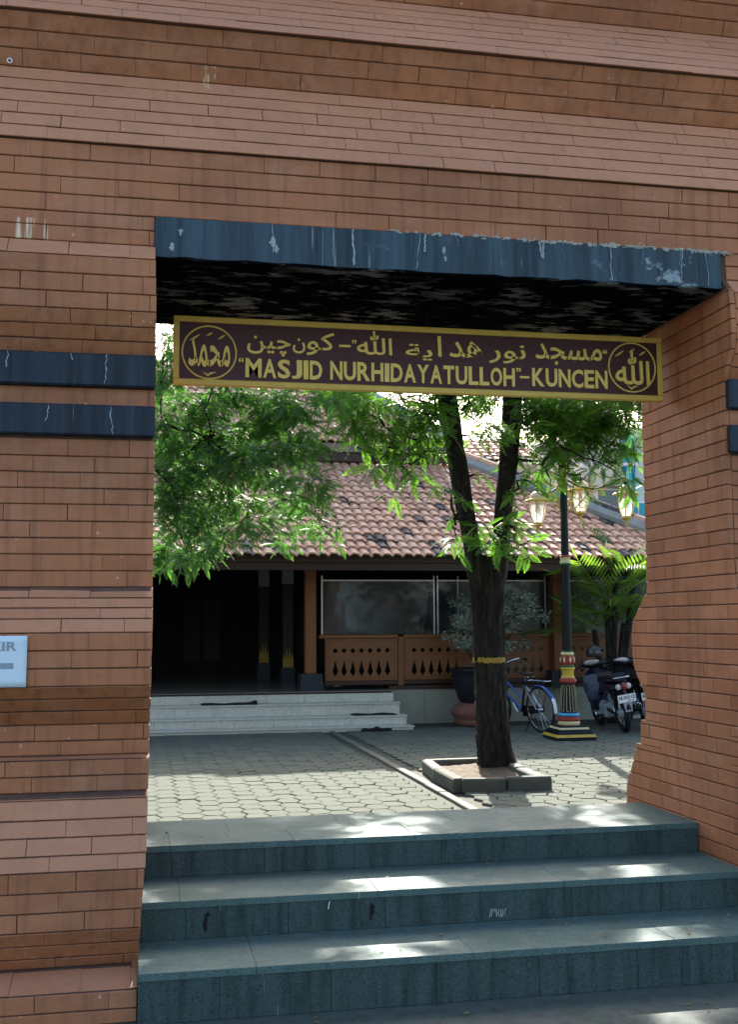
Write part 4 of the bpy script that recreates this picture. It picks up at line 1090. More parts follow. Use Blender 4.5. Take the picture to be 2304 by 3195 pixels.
hubs = [(3.506, 11.88, 2.62), (3.433, 11.88, 3.08), (3.366, 11.9, 3.54), (3.289, 11.9, 4.06), (3.1, 12, 5.2), (3.91, 11.9, 2.81), (3.971, 11.9, 3.28), (4.013, 11.9, 3.71), (4.045, 11.9, 4.05), (4.3, 12, 5.2)]
branch_out(mb, hubs, CL_C+UPC, .022)
for x0, y0, z0, ln in ((2.52, 11.5, 3.7, .75), (2.33, 11.4, 3.6, .35), (2.73, 11.5, 3.6, .5), (5.33, 11.6, 3.6, .8), (5.22, 11.7, 3.6, .4)):
    MB().tube([(x0, y0, z0), (x0+.03, y0, z0-ln*.3), (x0-.02, y0, z0-ln*.7), (x0+.02+J(.05), y0, z0-ln)], [.006, .005, .004, .002], 5).build('hanging_twig', 'bark', tree)
stuff(mb.build('branches', 'bark', tree))
mb = MB()
for k in range(20):
    a = 2*math.pi*k/20; b = a+2*math.pi/20; r = .166
    z0 = 1.145+J(.006)
    mb.add([(3.716+r*math.cos(a), 11.9+r*math.sin(a), z0), (3.716+r*math.cos(b), 11.9+r*math.sin(b), z0), (3.716+r*math.cos(b), 11.9+r*math.sin(b), z0+.05), (3.716+r*math.cos(a), 11.9+r*math.sin(a), z0+.05)], [(0, 1, 2, 3)])
for k in range(46):
    a = 2*math.pi*k/46; r = .170; mb.tube([(3.716+r*math.cos(a), 11.9+r*math.sin(a), 1.195+J(.008)), (3.716+(r+.004)*math.cos(a), 11.9+(r+.004)*math.sin(a), 1.142+J(.012))], .006, 4)
mb.build('straw_band', 'ribbon', tree)

# tree whose crown hangs in from the left
ltree = thing('feathery_tree', 'dense dark green feathery tree hanging in from the left behind the gateway', 'tree', (-1.7, 10.6, ZC))
rough_tube([(-1.7, 10.6, -.1), (-1.66, 10.6, 1.0), (-1.55, 10.6, 2.4), (-1.3, 10.6, 3.6), (-0.8, 10.7, 4.6), (0.0, 10.8, 5.3)], [.22, .18, .16, .14, .11, .06], 18, .08, .08, .05, 9).build('trunk', 'bark', ltree, smooth=True)
CL_L = [(0.11,10.44,4.19,0.20,0.3),(0.20,10.02,4.14,0.22,0.3),(0.12,11.20,3.81,0.18,1.0),(0.40,10.77,3.70,0.15,1.0),(0.58,10.63,3.62,0.21,1.0),(0.82,10.91,3.80,0.20,1.0),(1.00,11.04,3.83,0.18,1.0),(1.25,10.86,3.69,0.23,0.9),(1.39,10.53,3.64,0.23,0.8),(1.61,10.16,3.67,0.15,0.6),(1.90,10.75,3.75,0.16,0.5),(0.18,10.42,3.39,0.19,1.0),(0.43,10.82,3.40,0.23,1.0),(0.68,10.81,3.39,0.15,1.0),(0.95,11.09,3.45,0.19,1.0),(1.14,11.00,3.55,0.19,1.0),(1.35,11.03,3.58,0.24,0.8),(1.47,10.49,3.39,0.15,0.7),(1.80,11.05,3.50,0.13,0.5),(0.17,10.86,3.27,0.17,1.0),(0.40,10.61,3.11,0.24,1.0),(0.58,10.72,3.25,0.13,1.0),(0.78,10.73,3.22,0.15,1.0),(0.97,10.38,3.10,0.24,1.0),(1.33,10.55,3.21,0.19,0.8),(1.53,10.67,3.20,0.20,0.7),(0.26,10.52,2.92,0.21,1.0),(0.41,11.17,3.03,0.19,1.0),(0.66,10.50,2.99,0.19,1.0),(0.82,10.76,2.94,0.14,1.0),(1.12,10.81,2.98,0.17,1.0),(1.27,10.03,2.84,0.14,0.8),(1.51,10.30,2.85,0.18,0.7),(0.17,10.44,2.69,0.16,1.0),(0.34,10.36,2.65,0.17,1.0),(0.61,10.68,2.77,0.21,1.0),(0.81,10.96,2.77,0.16,1.0),(1.00,10.84,2.73,0.14,1.0),(1.29,11.00,2.77,0.18,0.8),(1.49,10.40,2.73,0.20,0.7),(0.26,10.27,2.46,0.14,0.8),(0.44,10.97,2.56,0.22,0.8),(0.61,10.97,2.55,0.20,0.8),(0.87,10.16,2.47,0.16,0.8),(1.16,10.42,2.50,0.18,0.7),(1.57,11.11,2.55,0.15,0.5),(0.11,11.06,2.27,0.24,0.7),(0.35,11.11,2.28,0.15,0.7),(0.55,10.80,2.27,0.19,0.7),(0.70,10.27,2.30,0.14,0.7),(1.35,10.97,2.37,0.13,0.5),(0.26,10.20,2.07,0.08,0.7),(0.40,10.30,2.14,0.12,0.9),(1.69,10.70,2.44,0.10,0.6),(1.61,10.70,2.63,0.12,0.6),(1.84,10.60,2.50,0.08,0.6),(1.72,10.80,2.76,0.12,0.5),(1.84,10.60,2.31,0.06,0.6)]
CL_L += [(0.20, 10.5, 3.95, .22, .7), (0.42, 10.4, 4.05, .22, .7), (0.30, 10.9, 4.35, .2, .5), (0.14, 10.3, 3.75, .16, .7), (0.7, 10.6, 4.0, .25, .6)]
LUP = [(random.uniform(-2.6, 1.6), random.uniform(9.6, 12), random.uniform(3.9, 5.6), random.uniform(.28, .42), .6) for _ in range(22)]+[(random.uniform(-2.4, -.1), random.uniform(9.8, 11.4), random.uniform(2.2, 3.9), .32, .7) for _ in range(14)]
P1, D1 = cluster_points(CL_L, 190); P2_, D2 = cluster_points(LUP, 60)
pos = np.concatenate([P1, P2_]); dr = np.concatenate([D1, D2])
fr_l = frond(11, 0.20, 0.050, 0.0175, .25, .45, .5)
link('crown', scatter_mesh('crown', fr_l, pos, dr, RNG.uniform(.5, .85, len(pos))), 'leaf_dark', ltree)
mb = MB(); hubs = [(-1.3, 10.6, 3.6), (-0.8, 10.7, 4.6), (0, 10.8, 5.3), (-.2, 10.5, 3.4), (0.6, 10.6, 3.3), (0.3, 10.5, 2.7)]
for a, b in ((( -1.3, 10.6, 3.4), (-.2, 10.5, 3.4)), ((-.2, 10.5, 3.4), (.6, 10.6, 3.3)), ((-.2, 10.5, 3.4), (.3, 10.5, 2.7)), ((.6, 10.6, 3.3), (1.3, 10.7, 2.75)), ((1.3, 10.7, 2.75), (1.75, 10.7, 2.45))):
    twig_mb(mb, a, b, .03 if a[0] < .5 else .014, 6, .05)
branch_out(mb, hubs, CL_L+LUP, .011)
for a, b in (((-1.3, 10.6, 3.6), (-.8, 10.7, 4.6)), ((-.8, 10.7, 4.6), (0, 10.8, 5.3)), ((-1.3, 10.6, 3.6), (-1.3, 10.6, 3.4))): twig_mb(mb, a, b, .04, 4, 0)
stuff(mb.build('branches', 'bark', ltree))

# ---------------------------------------------------------------- lamp post
LX, LY = 5.885, 15.15
post = thing('lamp_post', 'ornate black street lamp with gold trim and painted red yellow rings', 'street lamp', (LX, LY, ZC))
def sq(r0, z0, r1, z1, name, mat):
    k = math.sqrt(2)
    return MB().lathe([(r0*k, z0), (r1*k, z1)], (LX, LY, 0), 4, True).build(name, mat, post)
sq(.285, ZC, .285, .00, 'base_slab', 'greenblack'); sq(.29, .001, .275, .035, 'base_trim', 'yellow'); sq(.262, .036, .225, .10, 'base_slope', 'greenblack')
sq(.215, .101, .208, .125, 'base_trim', 'cream'); sq(.19, .126, .17, .150, 'base_slope', 'greenblack')
def ring(prof, name, mat, n=22): return MB().lathe(prof, (LX, LY, 0), n).build(name, mat, post, smooth=False)
ring([(.145, .151), (.155, .17), (.150, .205)], 'ring', 'cream'); ring([(.150, .206), (.162, .225), (.158, .25), (.146, .268)], 'ring', 'red')
ring([(.135, .269), (.158, .285), (.150, .305), (.128, .318)], 'ring', 'blue')
sh = MB(); n = 48; vs = []
for z, r in ((.319, .122), (.72, .088)):
    for k in range(n):
        a = 2*math.pi*k/n; vs.append((LX+r*(1-.07*(k % 4 < 2))*math.cos(a), LY+r*(1-.07*(k % 4 < 2))*math.sin(a), z))
sh.add(vs, [(k, (k+1) % n, n+(k+1) % n, n+k) for k in range(n)]); sh.build('fluted_shaft', 'greenblack', post)
mb = MB()
for k in range(8):
    a0 = 2*math.pi*k/8+.2
    pts = []
    for a, z in ((a0, .345), (a0, .69), (a0+.22, .70), (a0+.42, .69), (a0+.42, .345), (a0+.22, .335), (a0, .345)):
        r = .124-.034*(z-.319)/.40; pts.append((LX+r*math.cos(a), LY+r*math.sin(a), z))
    mb.tube(pts, .0028, 4)
mb.build('flute_outline', 'cream', post)
ring([(.092, .721), (.122, .745), (.118, .775), (.10, .80)], 'ring', 'red'); ring([(.098, .801), (.082, .84), (.088, .905), (.104, .925), (.098, .945)], 'vase', 'yellow')
ring([(.090, .946), (.094, .962), (.088, .978)], 'ring', 'green'); ring([(.085, .979), (.100, 1.02), (.096, 1.08), (.084, 1.115)], 'bulb_ring', 'red')
mb = MB()
for k in range(7):
    a = 2*math.pi*(k+.3)/7; mb.ell((LX+.092*math.cos(a), LY+.092*math.sin(a), 1.05), (.018, .018, .045), 8, 6)
mb.build('petals', 'cream', post)
ring([(.088, 1.116), (.096, 1.13), (.080, 1.155)], 'ring', 'cream'); ring([(.070, 1.156), (.074, 1.168), (.060, 1.18)], 'ring', 'green')
ring([(.068, 1.181), (.061, 2.37)], 'pole', 'greenblack')
ring([(.060, 2.371), (.088, 2.39), (.086, 2.405)], 'ring', 'green'); ring([(.074, 2.406), (.068, 2.46), (.078, 2.49)], 'ring', 'cream'); ring([(.080, 2.491), (.084, 2.505), (.07, 2.52)], 'ring', 'red')
ring([(.056, 2.521), (.052, 3.52)], 'pole', 'greenblack')
ring([(.060, 3.521), (.072, 3.545), (.050, 3.57)], 'ring', 'yellow'); ring([(.060, 3.571), (.066, 3.60), (.048, 3.63), (.05, 3.93)], 'upper_shaft', 'yellow')
for s in (-1, 1): MB().tube([(LX+s*.068, LY-.03, 3.66), (LX+s*.068, LY-.03, 3.92)], .016, 6).build('side_rod', 'greenblack', post)
def lantern(c, s=1.0, hang=True):
    cx, cy, z = c
    body = MB().lathe([(.062*s, z+.10*s), (.085*s, z+.17*s), (.112*s, z+.30*s), (.118*s, z+.375*s)], (cx, cy, 0), 6).build('lantern_glass', 'lamp_glass', post, smooth=False)
    mb = MB()
    for k in range(6):
        a = 2*math.pi*k/6
        mb.tube([(cx+r*s*math.cos(a), cy+r*s*math.sin(a), z+h*s) for r, h in ((.064, .10), (.088, .17), (.115, .30), (.121, .378))], .006*s, 5)
    mb.build('lantern_frame', 'gold_dull', body)
    MB().lathe([(.012*s, z-.03*s), (.018*s, z), (.01*s, z+.02*s), (.03*s, z+.05*s), (.066*s, z+.075*s), (.062*s, z+.10*s)], (cx, cy, 0), 10).build('lantern_foot', 'gold_dull', body)
    MB().lathe([(.155*s, z+.372*s), (.168*s, z+.38*s), (.150*s, z+.40*s), (.105*s, z+.41*s)], (cx, cy, 0), 18).build('lantern_brim', 'gold_dull', body)
    MB().lathe([(.104*s, z+.411*s), (.098*s, z+.45*s), (.072*s, z+.485*s), (.03*s, z+.50*s)], (cx, cy, 0), 14).build('lantern_cap', 'cream', body)
    MB().lathe([(.026*s, z+.501*s), (.030*s, z+.53*s), (.016*s, z+.56*s)], (cx, cy, 0), 8).build('lantern_finial', 'greenblack', body)
    MB().ell((cx, cy, z+.27*s), (.035*s, .035*s, .05*s), 10, 8).build('lamp_bulb', 'bulb', body, smooth=True)
    MB().tube([(cx, cy, z+.31*s), (cx, cy, z+.37*s)], .018*s, 8).build('lamp_socket', 'gold_dull', body)
lamps = [(5.565, 15.35, 2.885), (6.745, 14.95, 2.955), (6.26, 15.45, 3.065), (5.30, 14.7, 3.0)]
for c in lamps[:3]: lantern(c, 1.12)
lantern((LX-.02, LY, 3.95), 0.9)
for cx, cy, z in lamps[:3]:
    d = Vector((cx-LX, cy-LY, 0)); 
    pts = []
    for t, h in ((0.05, 3.60), (.25, 3.50), (.5, 3.46), (.75, 3.53), (.95, 3.62), (1.06, 3.60), (1.0, z+.55)):
        pts.append((LX+d.x*t, LY+d.y*t, h+(z-2.95)*t))
    MB().tube(pts, [.016, .014, .013, .013, .012, .011, .010], 6).build('arm', 'greenblack', post)
    mb = MB()
    for (t, h, r) in ((.22, 3.38, .06), (.45, 3.34, .045), (.30, 3.25, .05), (.62, 3.40, .035)):
        M = Matrix.Translation((LX+d.x*t, LY+d.y*t, h)) @ Matrix.Rotation(math.atan2(d.y, d.x), 4, 'Z') @ Matrix.Rotation(R(90), 4, 'X')
        mb.torus(M, r, .008, 16, 5)
    mb.tube([(LX+d.x*.05, LY+d.y*.05, 3.15), (LX+d.x*.2, LY+d.y*.2, 3.2), (LX+d.x*.4, LY+d.y*.4, 3.4), (LX+d.x*.7, LY+d.y*.7, 3.48)], [.012, .010, .009, .006], 5)
    mb.build('scrollwork', 'gold_dull', post)

# ---------------------------------------------------------------- bicycle
Rx90 = Matrix.Rotation(R(90), 4, 'X')
def local_build(mb, M, name, mat, parent, smooth=False): return mb.xf(M).build(name, mat, parent, smooth)
bike = thing('bicycle', 'old blue step-through bicycle with rear rack parked behind the tree trunk', 'bicycle', (5.83, 16.15, ZC))
BM = Matrix.Translation((5.84, 16.12, ZC)) @ Matrix.Rotation(math.atan2(.95, -.30), 4, 'Z') @ Matrix.Rotation(R(-4), 4, 'X')
def bpart(mb, name, mat, par=None, smooth=False): return local_build(mb, BM, name, mat, par or bike, smooth)
for wx in (0.0, 1.08):
    w = bpart(MB().torus(Matrix.Translation((wx, 0, .34)) @ Rx90, .325, .018, 36, 8), 'tyre', 'rubber')
    bpart(MB().torus(Matrix.Translation((wx, 0, .34)) @ Rx90, .302, .010, 36, 6), 'rim', 'chrome', w)
    mb = MB()
    for k in range(18):
        a = 2*math.pi*k/18; mb.tube([(wx+.02*math.cos(a+.6), (.02 if k % 2 else -.02), .34+.02*math.sin(a+.6)), (wx+.30*math.cos(a), 0, .34+.30*math.sin(a))], .0016, 3, False)
    bpart(mb, 'spokes', 'chrome', w)
    bpart(MB().tube([(wx, -.05, .34), (wx, .05, .34)], .022, 8), 'hub', 'chrome', w)
def arc(cx, cz, r, a0, a1, n=14): return [(cx+r*math.cos(R(a0+(a1-a0)*i/n)), cz+r*math.sin(R(a0+(a1-a0)*i/n))) for i in range(n+1)]
def fender(cx, a0, a1, name, mat):
    A = arc(cx, .34, .362, a0, a1); vs = []; fs = []
    for x, z in A: vs += [(x, -.030, z-.008), (x, 0, z+.006), (x, .030, z-.008)]
    for i in range(len(A)-1): fs += [(3*i, 3*i+1, 3*i+4, 3*i+3), (3*i+1, 3*i+2, 3*i+5, 3*i+4)]
    o = bpart(MB().add(vs, fs), name, mat); o.modifiers.new('t', 'SOLIDIFY').thickness = .003; return o
fender(0, 60, 150, 'fender', 'bike_blue'); fender(0, 150, 185, 'fender_tip', 'white'); fender(1.08, 20, 130, 'fender', 'bike_blue')
bb = (.46, 0, .29); st = (.33, 0, .74); hd0 = (.93, 0, .60); hd1 = (.90, 0, .78)
T = lambda pts, r, name, mat, par=None: bpart(MB().tube(pts, r, 8), name, mat, par)
T([bb, st], .017, 'seat_tube', 'black'); T([hd0, (.47, 0, .31)], .017, 'down_tube', 'bike_blue'); T([hd1, (.40, 0, .47)], .016, 'upper_tube', 'bike_blue'); T([hd0, hd1], .021, 'head_tube', 'black')
for s in (-1, 1):
    T([(.02, s*.055, .34), (.46, s*.03, .29)], .010, 'chain_stay', 'black'); T([(.02, s*.055, .34), (.345, s*.02, .68)], .009, 'seat_stay', 'chrome')
    T([(.93, s*.03, .60), (1.08, s*.05, .34)], .012, 'fork', 'bike_blue')
T([st, (.31, 0, .83)], .013, 'seat_post', 'chrome')
mb = MB(); mb.ell((.24, 0, .865), (.075, .085, .035), 14, 8); mb.ell((.36, 0, .868), (.10, .035, .026), 14, 8)
sad = bpart(mb, 'saddle', 'leather', smooth=True)
T([(.18, -.05, .82), (.30, -.03, .80), (.30, .03, .80), (.18, .05, .82)], .006, 'saddle_spring', 'chrome', sad)
T([hd1, (.885, 0, .98)], .012, 'stem', 'chrome')
hb_ = T([(.66, .26, 1.05), (.78, .27, 1.06), (.90, .20, 1.03), (.90, 0, .98), (.90, -.20, 1.03), (.78, -.27, 1.06), (.66, -.26, 1.05)], .012, 'handlebar', 'chrome')
for s in (-1, 1):
    T([(.66, s*.26, 1.05), (.56, s*.25, 1.04)], .017, 'grip', 'black', hb_); T([(.84, s*.22, 1.02), (.72, s*.23, .99), (.60, s*.23, .99)], .006, 'brake_lever', 'chrome', hb_)
rk = T([(-.22, .06, .765), (.20, .06, .765), (.20, -.06, .765), (-.22, -.06, .765), (-.22, .06, .765)], .007, 'rack', 'chrome')
for xx in (-.12, 0, .1): T([(xx, -.06, .766), (xx, .06, .766)], .005, 'rack_bar', 'chrome', rk)
for s in (-1, 1): T([(0, s*.06, .34), (-.12, s*.06, .765)], .005, 'rack_stay', 'black', rk)
bpart(MB().prism(arc(.46, .29, .085, 60, 300)+arc(.02, .34, .05, 240, 100)[::-1][::-1], 'y', -.060, -.045), 'chain_guard', 'black')
cr = T([(.46, -.08, .29), (.36, -.08, .16)], .009, 'crank', 'chrome'); T([(.46, .08, .29), (.56, .08, .42)], .009, 'crank', 'chrome')
bpart(MB().box(.31, .41, -.16, -.085, .145, .170), 'pedal', 'rubber', cr)
T([(.10, .07, .30), (.16, .20, .0)], .008, 'kickstand', 'black')

# ---------------------------------------------------------------- motorcycles seen from behind
def motorcycle(M, label, plate_lines, navy):
    mo = thing('motorcycle', label, 'motorcycle', M.to_translation(), 'motorcycles parked beside the hall')
    def P(mb, name, mat, par=None, smooth=False): return local_build(mb, M, name, mat, par or mo, smooth)
    for wx in (0, 1.22):
        w = P(MB().torus(Matrix.Translation((wx, 0, .285)) @ Rx90, .235, .046, 32, 10), 'tyre', 'rubber', smooth=True)
        P(MB().torus(Matrix.Translation((wx, 0, .285)) @ Rx90, .195, .016, 28, 6), 'rim', 'chrome', w)
        P(MB().tube([(wx, -.07, .285), (wx, .07, .285)], .055, 12), 'hub', 'grey_plastic', w)
        mb = MB()
        for k in range(12):
            a = 2*math.pi*k/12; mb.tube([(wx+.05*math.cos(a), .03*(-1)**k, .285+.05*math.sin(a)), (wx+.19*math.cos(a+.2), 0, .285+.19*math.sin(a+.2))], .003, 3, False)
        P(mb, 'spokes', 'chrome', w)
    # swing arm, shocks, engine, exhaust
    for s in (-1, 1):
        P(MB().tube([(0, s*.09, .285), (.46, s*.08, .34)], .020, 8), 'swing_arm', 'black')
        sh_ = P(MB().tube([(.0, s*.115, .33), (.13, s*.115, .60)], .012, 8), 'shock', 'chrome')
        mb = MB()
        for k in range(9): mb.torus(Matrix.Translation((.04+.009*k, s*.115, .41+.019*k)), .025, .005, 12, 5)
        P(mb, 'spring', 'grey_plastic', sh_)
    mb = MB(); mb.cbox(.42, .72, -.13, .13, .20, .42, .03); mb.tube([(.70, 0, .32), (.92, 0, .36)], .07, 12)
    P(mb, 'engine', 'grey_plastic')
    ex = P(MB().tube([(.72, -.10, .24), (.45, -.15, .23), (.25, -.17, .27), (-.02, -.175, .33), (-.24, -.178, .385)], [.018, .022, .045, .055, .050], 12), 'exhaust', 'black', smooth=True)
    P(MB().torus(Matrix.Translation((-.245, -.178, .386)) @ Matrix.Rotation(R(78), 4, 'Y'), .045, .008, 16, 6), 'exhaust_tip', 'chrome', ex)
    P(MB().cbox(.02, .34, -.085, .085, .555, .70, .03), 'underseat', 'black')
    # tail: tapering cowl
    vs = []; fs = []
    for x, hw, z0, z1 in ((.62, .13, .52, .74), (.35, .14, .58, .75), (.05, .115, .64, .76), (-.18, .085, .67, .765), (-.30, .05, .69, .75)):
        vs += [(x, -hw, z0+.04), (x, -hw*.6, z1), (x, hw*.6, z1), (x, hw, z0+.04), (x, hw*.6, z0), (x, -hw*.6, z0)]
    for i in range(4):
        for k in range(6): fs.append((i*6+k, i*6+(k+1) % 6, (i+1)*6+(k+1) % 6, (i+1)*6+k))
    fs += [tuple(range(6)), tuple(24+k for k in reversed(range(6)))]
    P(MB().add(vs, fs), 'tail_cowl', 'plastic_blue' if navy else 'plastic', smooth=False)
    vs = []; fs = []
    for x, hw, z in ((.68, .10, .79), (.5, .13, .785), (.25, .135, .80), (0, .12, .815), (-.17, .08, .81)):
        vs += [(x, -hw, z-.035), (x, -hw*.7, z+.02), (x, hw*.7, z+.02), (x, hw, z-.035)]
    for i in range(4):
        for k in range(4): fs.append((i*4+k, i*4+(k+1) % 4, (i+1)*4+(k+1) % 4, (i+1)*4+k))
    fs += [(0, 1, 2, 3), (19, 18, 17, 16)]
    P(MB().add(vs, fs), 'seat', 'black')
    gr = P(MB().tube([(-.02, .125, .79), (-.25, .11, .83), (-.31, .05, .835), (-.31, -.05, .835), (-.25, -.11, .83), (-.02, -.125, .79)], .012, 8), 'grab_rail', 'chrome')
    tl = P(MB().ell((-.295, 0, .705), (.035, .042, .055), 12, 8), 'tail_light', 'taillight', smooth=True)
    for s in (-1, 1): P(MB().ell((-.275, s*.075, .70), (.035, .045, .045), 12, 8), 'indicator', 'clear', tl, True)
    # mudguard with number plate
    P(MB().tube([(-.02, 0, .60), (-.20, 0, .60), (-.30, 0, .50), (-.335, 0, .36)], [.05, .055, .05, .045], 8), 'rear_mudguard', 'plastic')
    pl = P(MB().cbox(-.352, -.345, -.135, .135, .475, .590, .003), 'number_plate', 'white')
    for (txt, y0, z0, w, h) in plate_lines:
        me = glyph_mesh(txt, w, h, .002, .02)
        me.transform(M @ Matrix.Translation((-.3525, y0, z0)) @ Matrix.Rotation(R(-90), 4, 'Z')); o = link('plate_lettering', me, 'plate_ink'); attach(o, pl)
    P(MB().prism([(-.065, .47), (.065, .47), (.05, .34), (-.05, .34)], 'x', -.356, -.350), 'mud_flap', 'grey_plastic')
    # leg shield, column, bars
    vs = []; fs = []
    for x, hw, z in ((.92, .16, .30), (.90, .24, .45), (.95, .27, .65), (1.0, .22, .84), (1.0, .10, .95)):
        vs += [(x-.08, -hw, z), (x, 0, z), (x-.08, hw, z), (x+.05, 0, z)]
    for i in range(4):
        for k in range(4): fs.append((i*4+k, i*4+(k+1) % 4, (i+1)*4+(k+1) % 4, (i+1)*4+k))
    P(MB().add(vs, fs), 'leg_shield', 'plastic_blue' if navy else 'plastic')
    for s in (-1, 1): P(MB().tube([(1.0, s*.07, .80), (1.22, s*.075, .285)], .022, 8), 'fork', 'black')
    vs = [(1.0+.26*math.cos(R(a)) + .22, y, .285+.30*math.sin(R(a))) for a in range(20, 161, 20) for y in (-.06, .06)]
    P(MB().add(vs, [(2*i, 2*i+1, 2*i+3, 2*i+2) for i in range(7)]), 'front_mudguard', 'plastic')
    hb = P(MB().tube([(.86, .34, .97), (.93, .24, .99), (.99, .10, .99), (.99, -.10, .99), (.93, -.24, .99), (.86, -.34, .97)], .013, 8), 'handlebar', 'black')
    for s in (-1, 1):
        P(MB().tube([(.87, s*.32, .973), (.80, s*.42, .945)], .018, 8), 'grip', 'rubber', hb)
        P(MB().tube([(.92, s*.26, .98), (.95, s*.36, .955), (.91, s*.44, .93)], .007, 6), 'brake_lever', 'chrome', hb)
    P(MB().ell((.97, 0, 1.0), (.10, .20, .075), 16, 8), 'handlebar_cover', 'plastic', hb, True)
    sp = P(MB().ell((.90, .07, 1.03), (.06, .13, .045), 16, 8), 'speedometer', 'grey_plastic', hb, True)
    P(MB().ell((.875, .07, 1.045), (.045, .10, .035), 16, 8), 'speedometer_glass', 'clear', sp, True)
    for s in (-1, 1):
        m_ = P(MB().tube([(.93, s*.24, .99), (.92, s*.30, 1.12)], .006, 6), 'mirror_stalk', 'black', hb)
    P(MB().tube([(.45, .10, .22), (.38, .26, .0)], .011, 6), 'side_stand', 'black')
    for s in (-1, 1): P(MB().tube([(.52, s*.12, .25), (.52, s*.26, .26)], .013, 6), 'foot_peg', 'rubber')
    return mo
MM = Matrix.Translation((7.02, 15.80, ZC)) @ Matrix.Rotation(R(84), 4, 'Z') @ Matrix.Rotation(R(-9), 4, 'X')
motorcycle(MM, 'black underbone motorcycle leaning on its stand with number plate AE 6323 CE', (('AE 6323 CE', .122, .525, .244, .048), ('01 14', -.02, .486, .08, .024)), True)
MM2 = Matrix.Translation((7.55, 16.15, ZC)) @ Matrix.Rotation(R(80), 4, 'Z') @ Matrix.Rotation(R(-6), 4, 'X')
motorcycle(MM2, 'dark motorcycle half hidden behind the right gate pier, only AE showing on its plate', (('AE', .122, .515, .06, .055),), False)
hc = MM @ Vector((.80, .02, 1.17))
helm = thing('helmet', 'dark grey open-face helmet with black peak hung on the motorcycle handlebar', 'helmet', hc)
HM = Matrix.Translation(hc) @ Matrix.Rotation(R(-25), 4, 'Z')
mb = MB(); n, m = 20, 12; vs = []; fs = []
for i in range(m+1):
    th = R(115)*i/m
    for k in range(n):
        ph = 2*math.pi*k/n; vs.append((.135*math.sin(th)*math.cos(ph), .12*math.sin(th)*math.sin(ph), .125*math.cos(th)))
for i in range(m):
    for k in range(n): fs.append((i*n+k, (i+1)*n+k, (i+1)*n+(k+1) % n, i*n+(k+1) % n))
local_build(MB().add(vs, fs), HM, 'shell', 'helmet', helm, True)
local_build(MB().add([(.10, -.09, .05), (.10, .09, .05), (.22, .06, .02), (.22, -.06, .02), (.10, -.09, .06), (.10, .09, .06), (.22, .06, .025), (.22, -.06, .025)],
                     [(0, 1, 2, 3), (4, 7, 6, 5), (0, 4, 5, 1), (1, 5, 6, 2), (2, 6, 7, 3), (3, 7, 4, 0)]), HM, 'peak', 'plastic', helm)
local_build(MB().torus(Matrix.Translation((0, 0, -.052)), .118, .010, 24, 6), HM, 'rim_trim', 'black', helm, True)

# ---------------------------------------------------------------- potted bush and palm
pot = thing('potted_bush', 'big black pot on terracotta stand with silvery small-leaved bush', 'potted plant', (5.38, 17.75, ZC))
MB().lathe([(.30, .30), (.34, .34), (.40, .50), (.44, .68), (.455, .80), (.475, .82), (.47, .85), (.44, .85), (.42, .80)], (5.38, 17.75, 0), 28).build('pot', 'pot', pot, smooth=True)
MB().lathe([(.40, ZC), (.42, .02), (.40, .06), (.46, .10), (.475, .17), (.44, .24), (.36, .27), (.34, .299)], (5.38, 17.75, 0), 28).build('stand', 'terracotta', pot, smooth=True)
mb = MB()
for k in range(26):
    a = random.uniform(0, 6.28); e = random.uniform(.3, 1.0)
    twig_mb(mb, (5.40+J(.1), 17.75+J(.1), .8), (5.55+1.0*e*math.cos(a)*.85, 17.75+.5*e*math.sin(a), 1.2+1.1*random.random()), .014, 6, .1)
mb.build('stems', 'bark', pot)
CB = []
for k in range(46):
    a = random.uniform(0, 6.28); e = math.sqrt(random.random())
    x = 5.58+.88*e*math.cos(a); z = 1.62+.55*e*math.sin(a)
    CB.append((x, 17.75+J(.30), z, .14, .9))
Pb, Db = cluster_points(CB, 420)
one = (np.array([[0, 0, 0], [.027, .015, .004], [.056, 0, 0], [.027, -.015, .004]]), np.array([[0, 1, 2, 3]]))
link('foliage', scatter_mesh('foliage', one, Pb, Db, RNG.uniform(.7, 1.3, len(Pb)), 1.0), 'leaf_bush', pot)

def palm(base, label, stems, seed, name='palm'):
    rs = random.Random(seed); pm = thing(name, label, 'palm', base)
    fr = frond(14, 1.0, .42, .036, .40, .75, .4, .010)
    pos = []; dr = []; sc = []
    for (dx, dy, h) in stems:
        p0 = Vector(base); p1 = Vector((base[0]+dx, base[1]+dy, base[2]+h))
        m = MB(); m.tube([p0+Vector((dx*.3, dy*.3, 0)), p0.lerp(p1, .5)+Vector((dx*.1, 0, 0)), p1], [.06, .05, .045], 10)
        for k in range(1, 9): m.torus(Matrix.Translation(p0.lerp(p1, k/9)+Vector((dx*.12, 0, 0))), .052, .006, 10, 4)
        m.build('stem', 'bark', pm)
        for k in range(9):
            a = 2*math.pi*k/9+rs.uniform(-.3, .3); up = rs.uniform(-.05, 1.5)
            pos.append(p1); dr.append((math.cos(a), math.sin(a)*.8, up)); sc.append(rs.uniform(.75, 1.15))
    me = scatter_mesh('fronds', fr, np.array([list(p) for p in pos]), np.array(dr), np.array(sc), .25)
    link('fronds', me, 'leaf_palm', pm)
    return pm
palm((7.45, 17.35, ZC), 'yellow green palm clump with arching fronds beside the motorcycles', [(0, 0, 1.95), (.30, .05, 1.6), (-.22, .05, 1.5), (.50, .1, 2.2), (.12, -.1, 2.45)], 4)

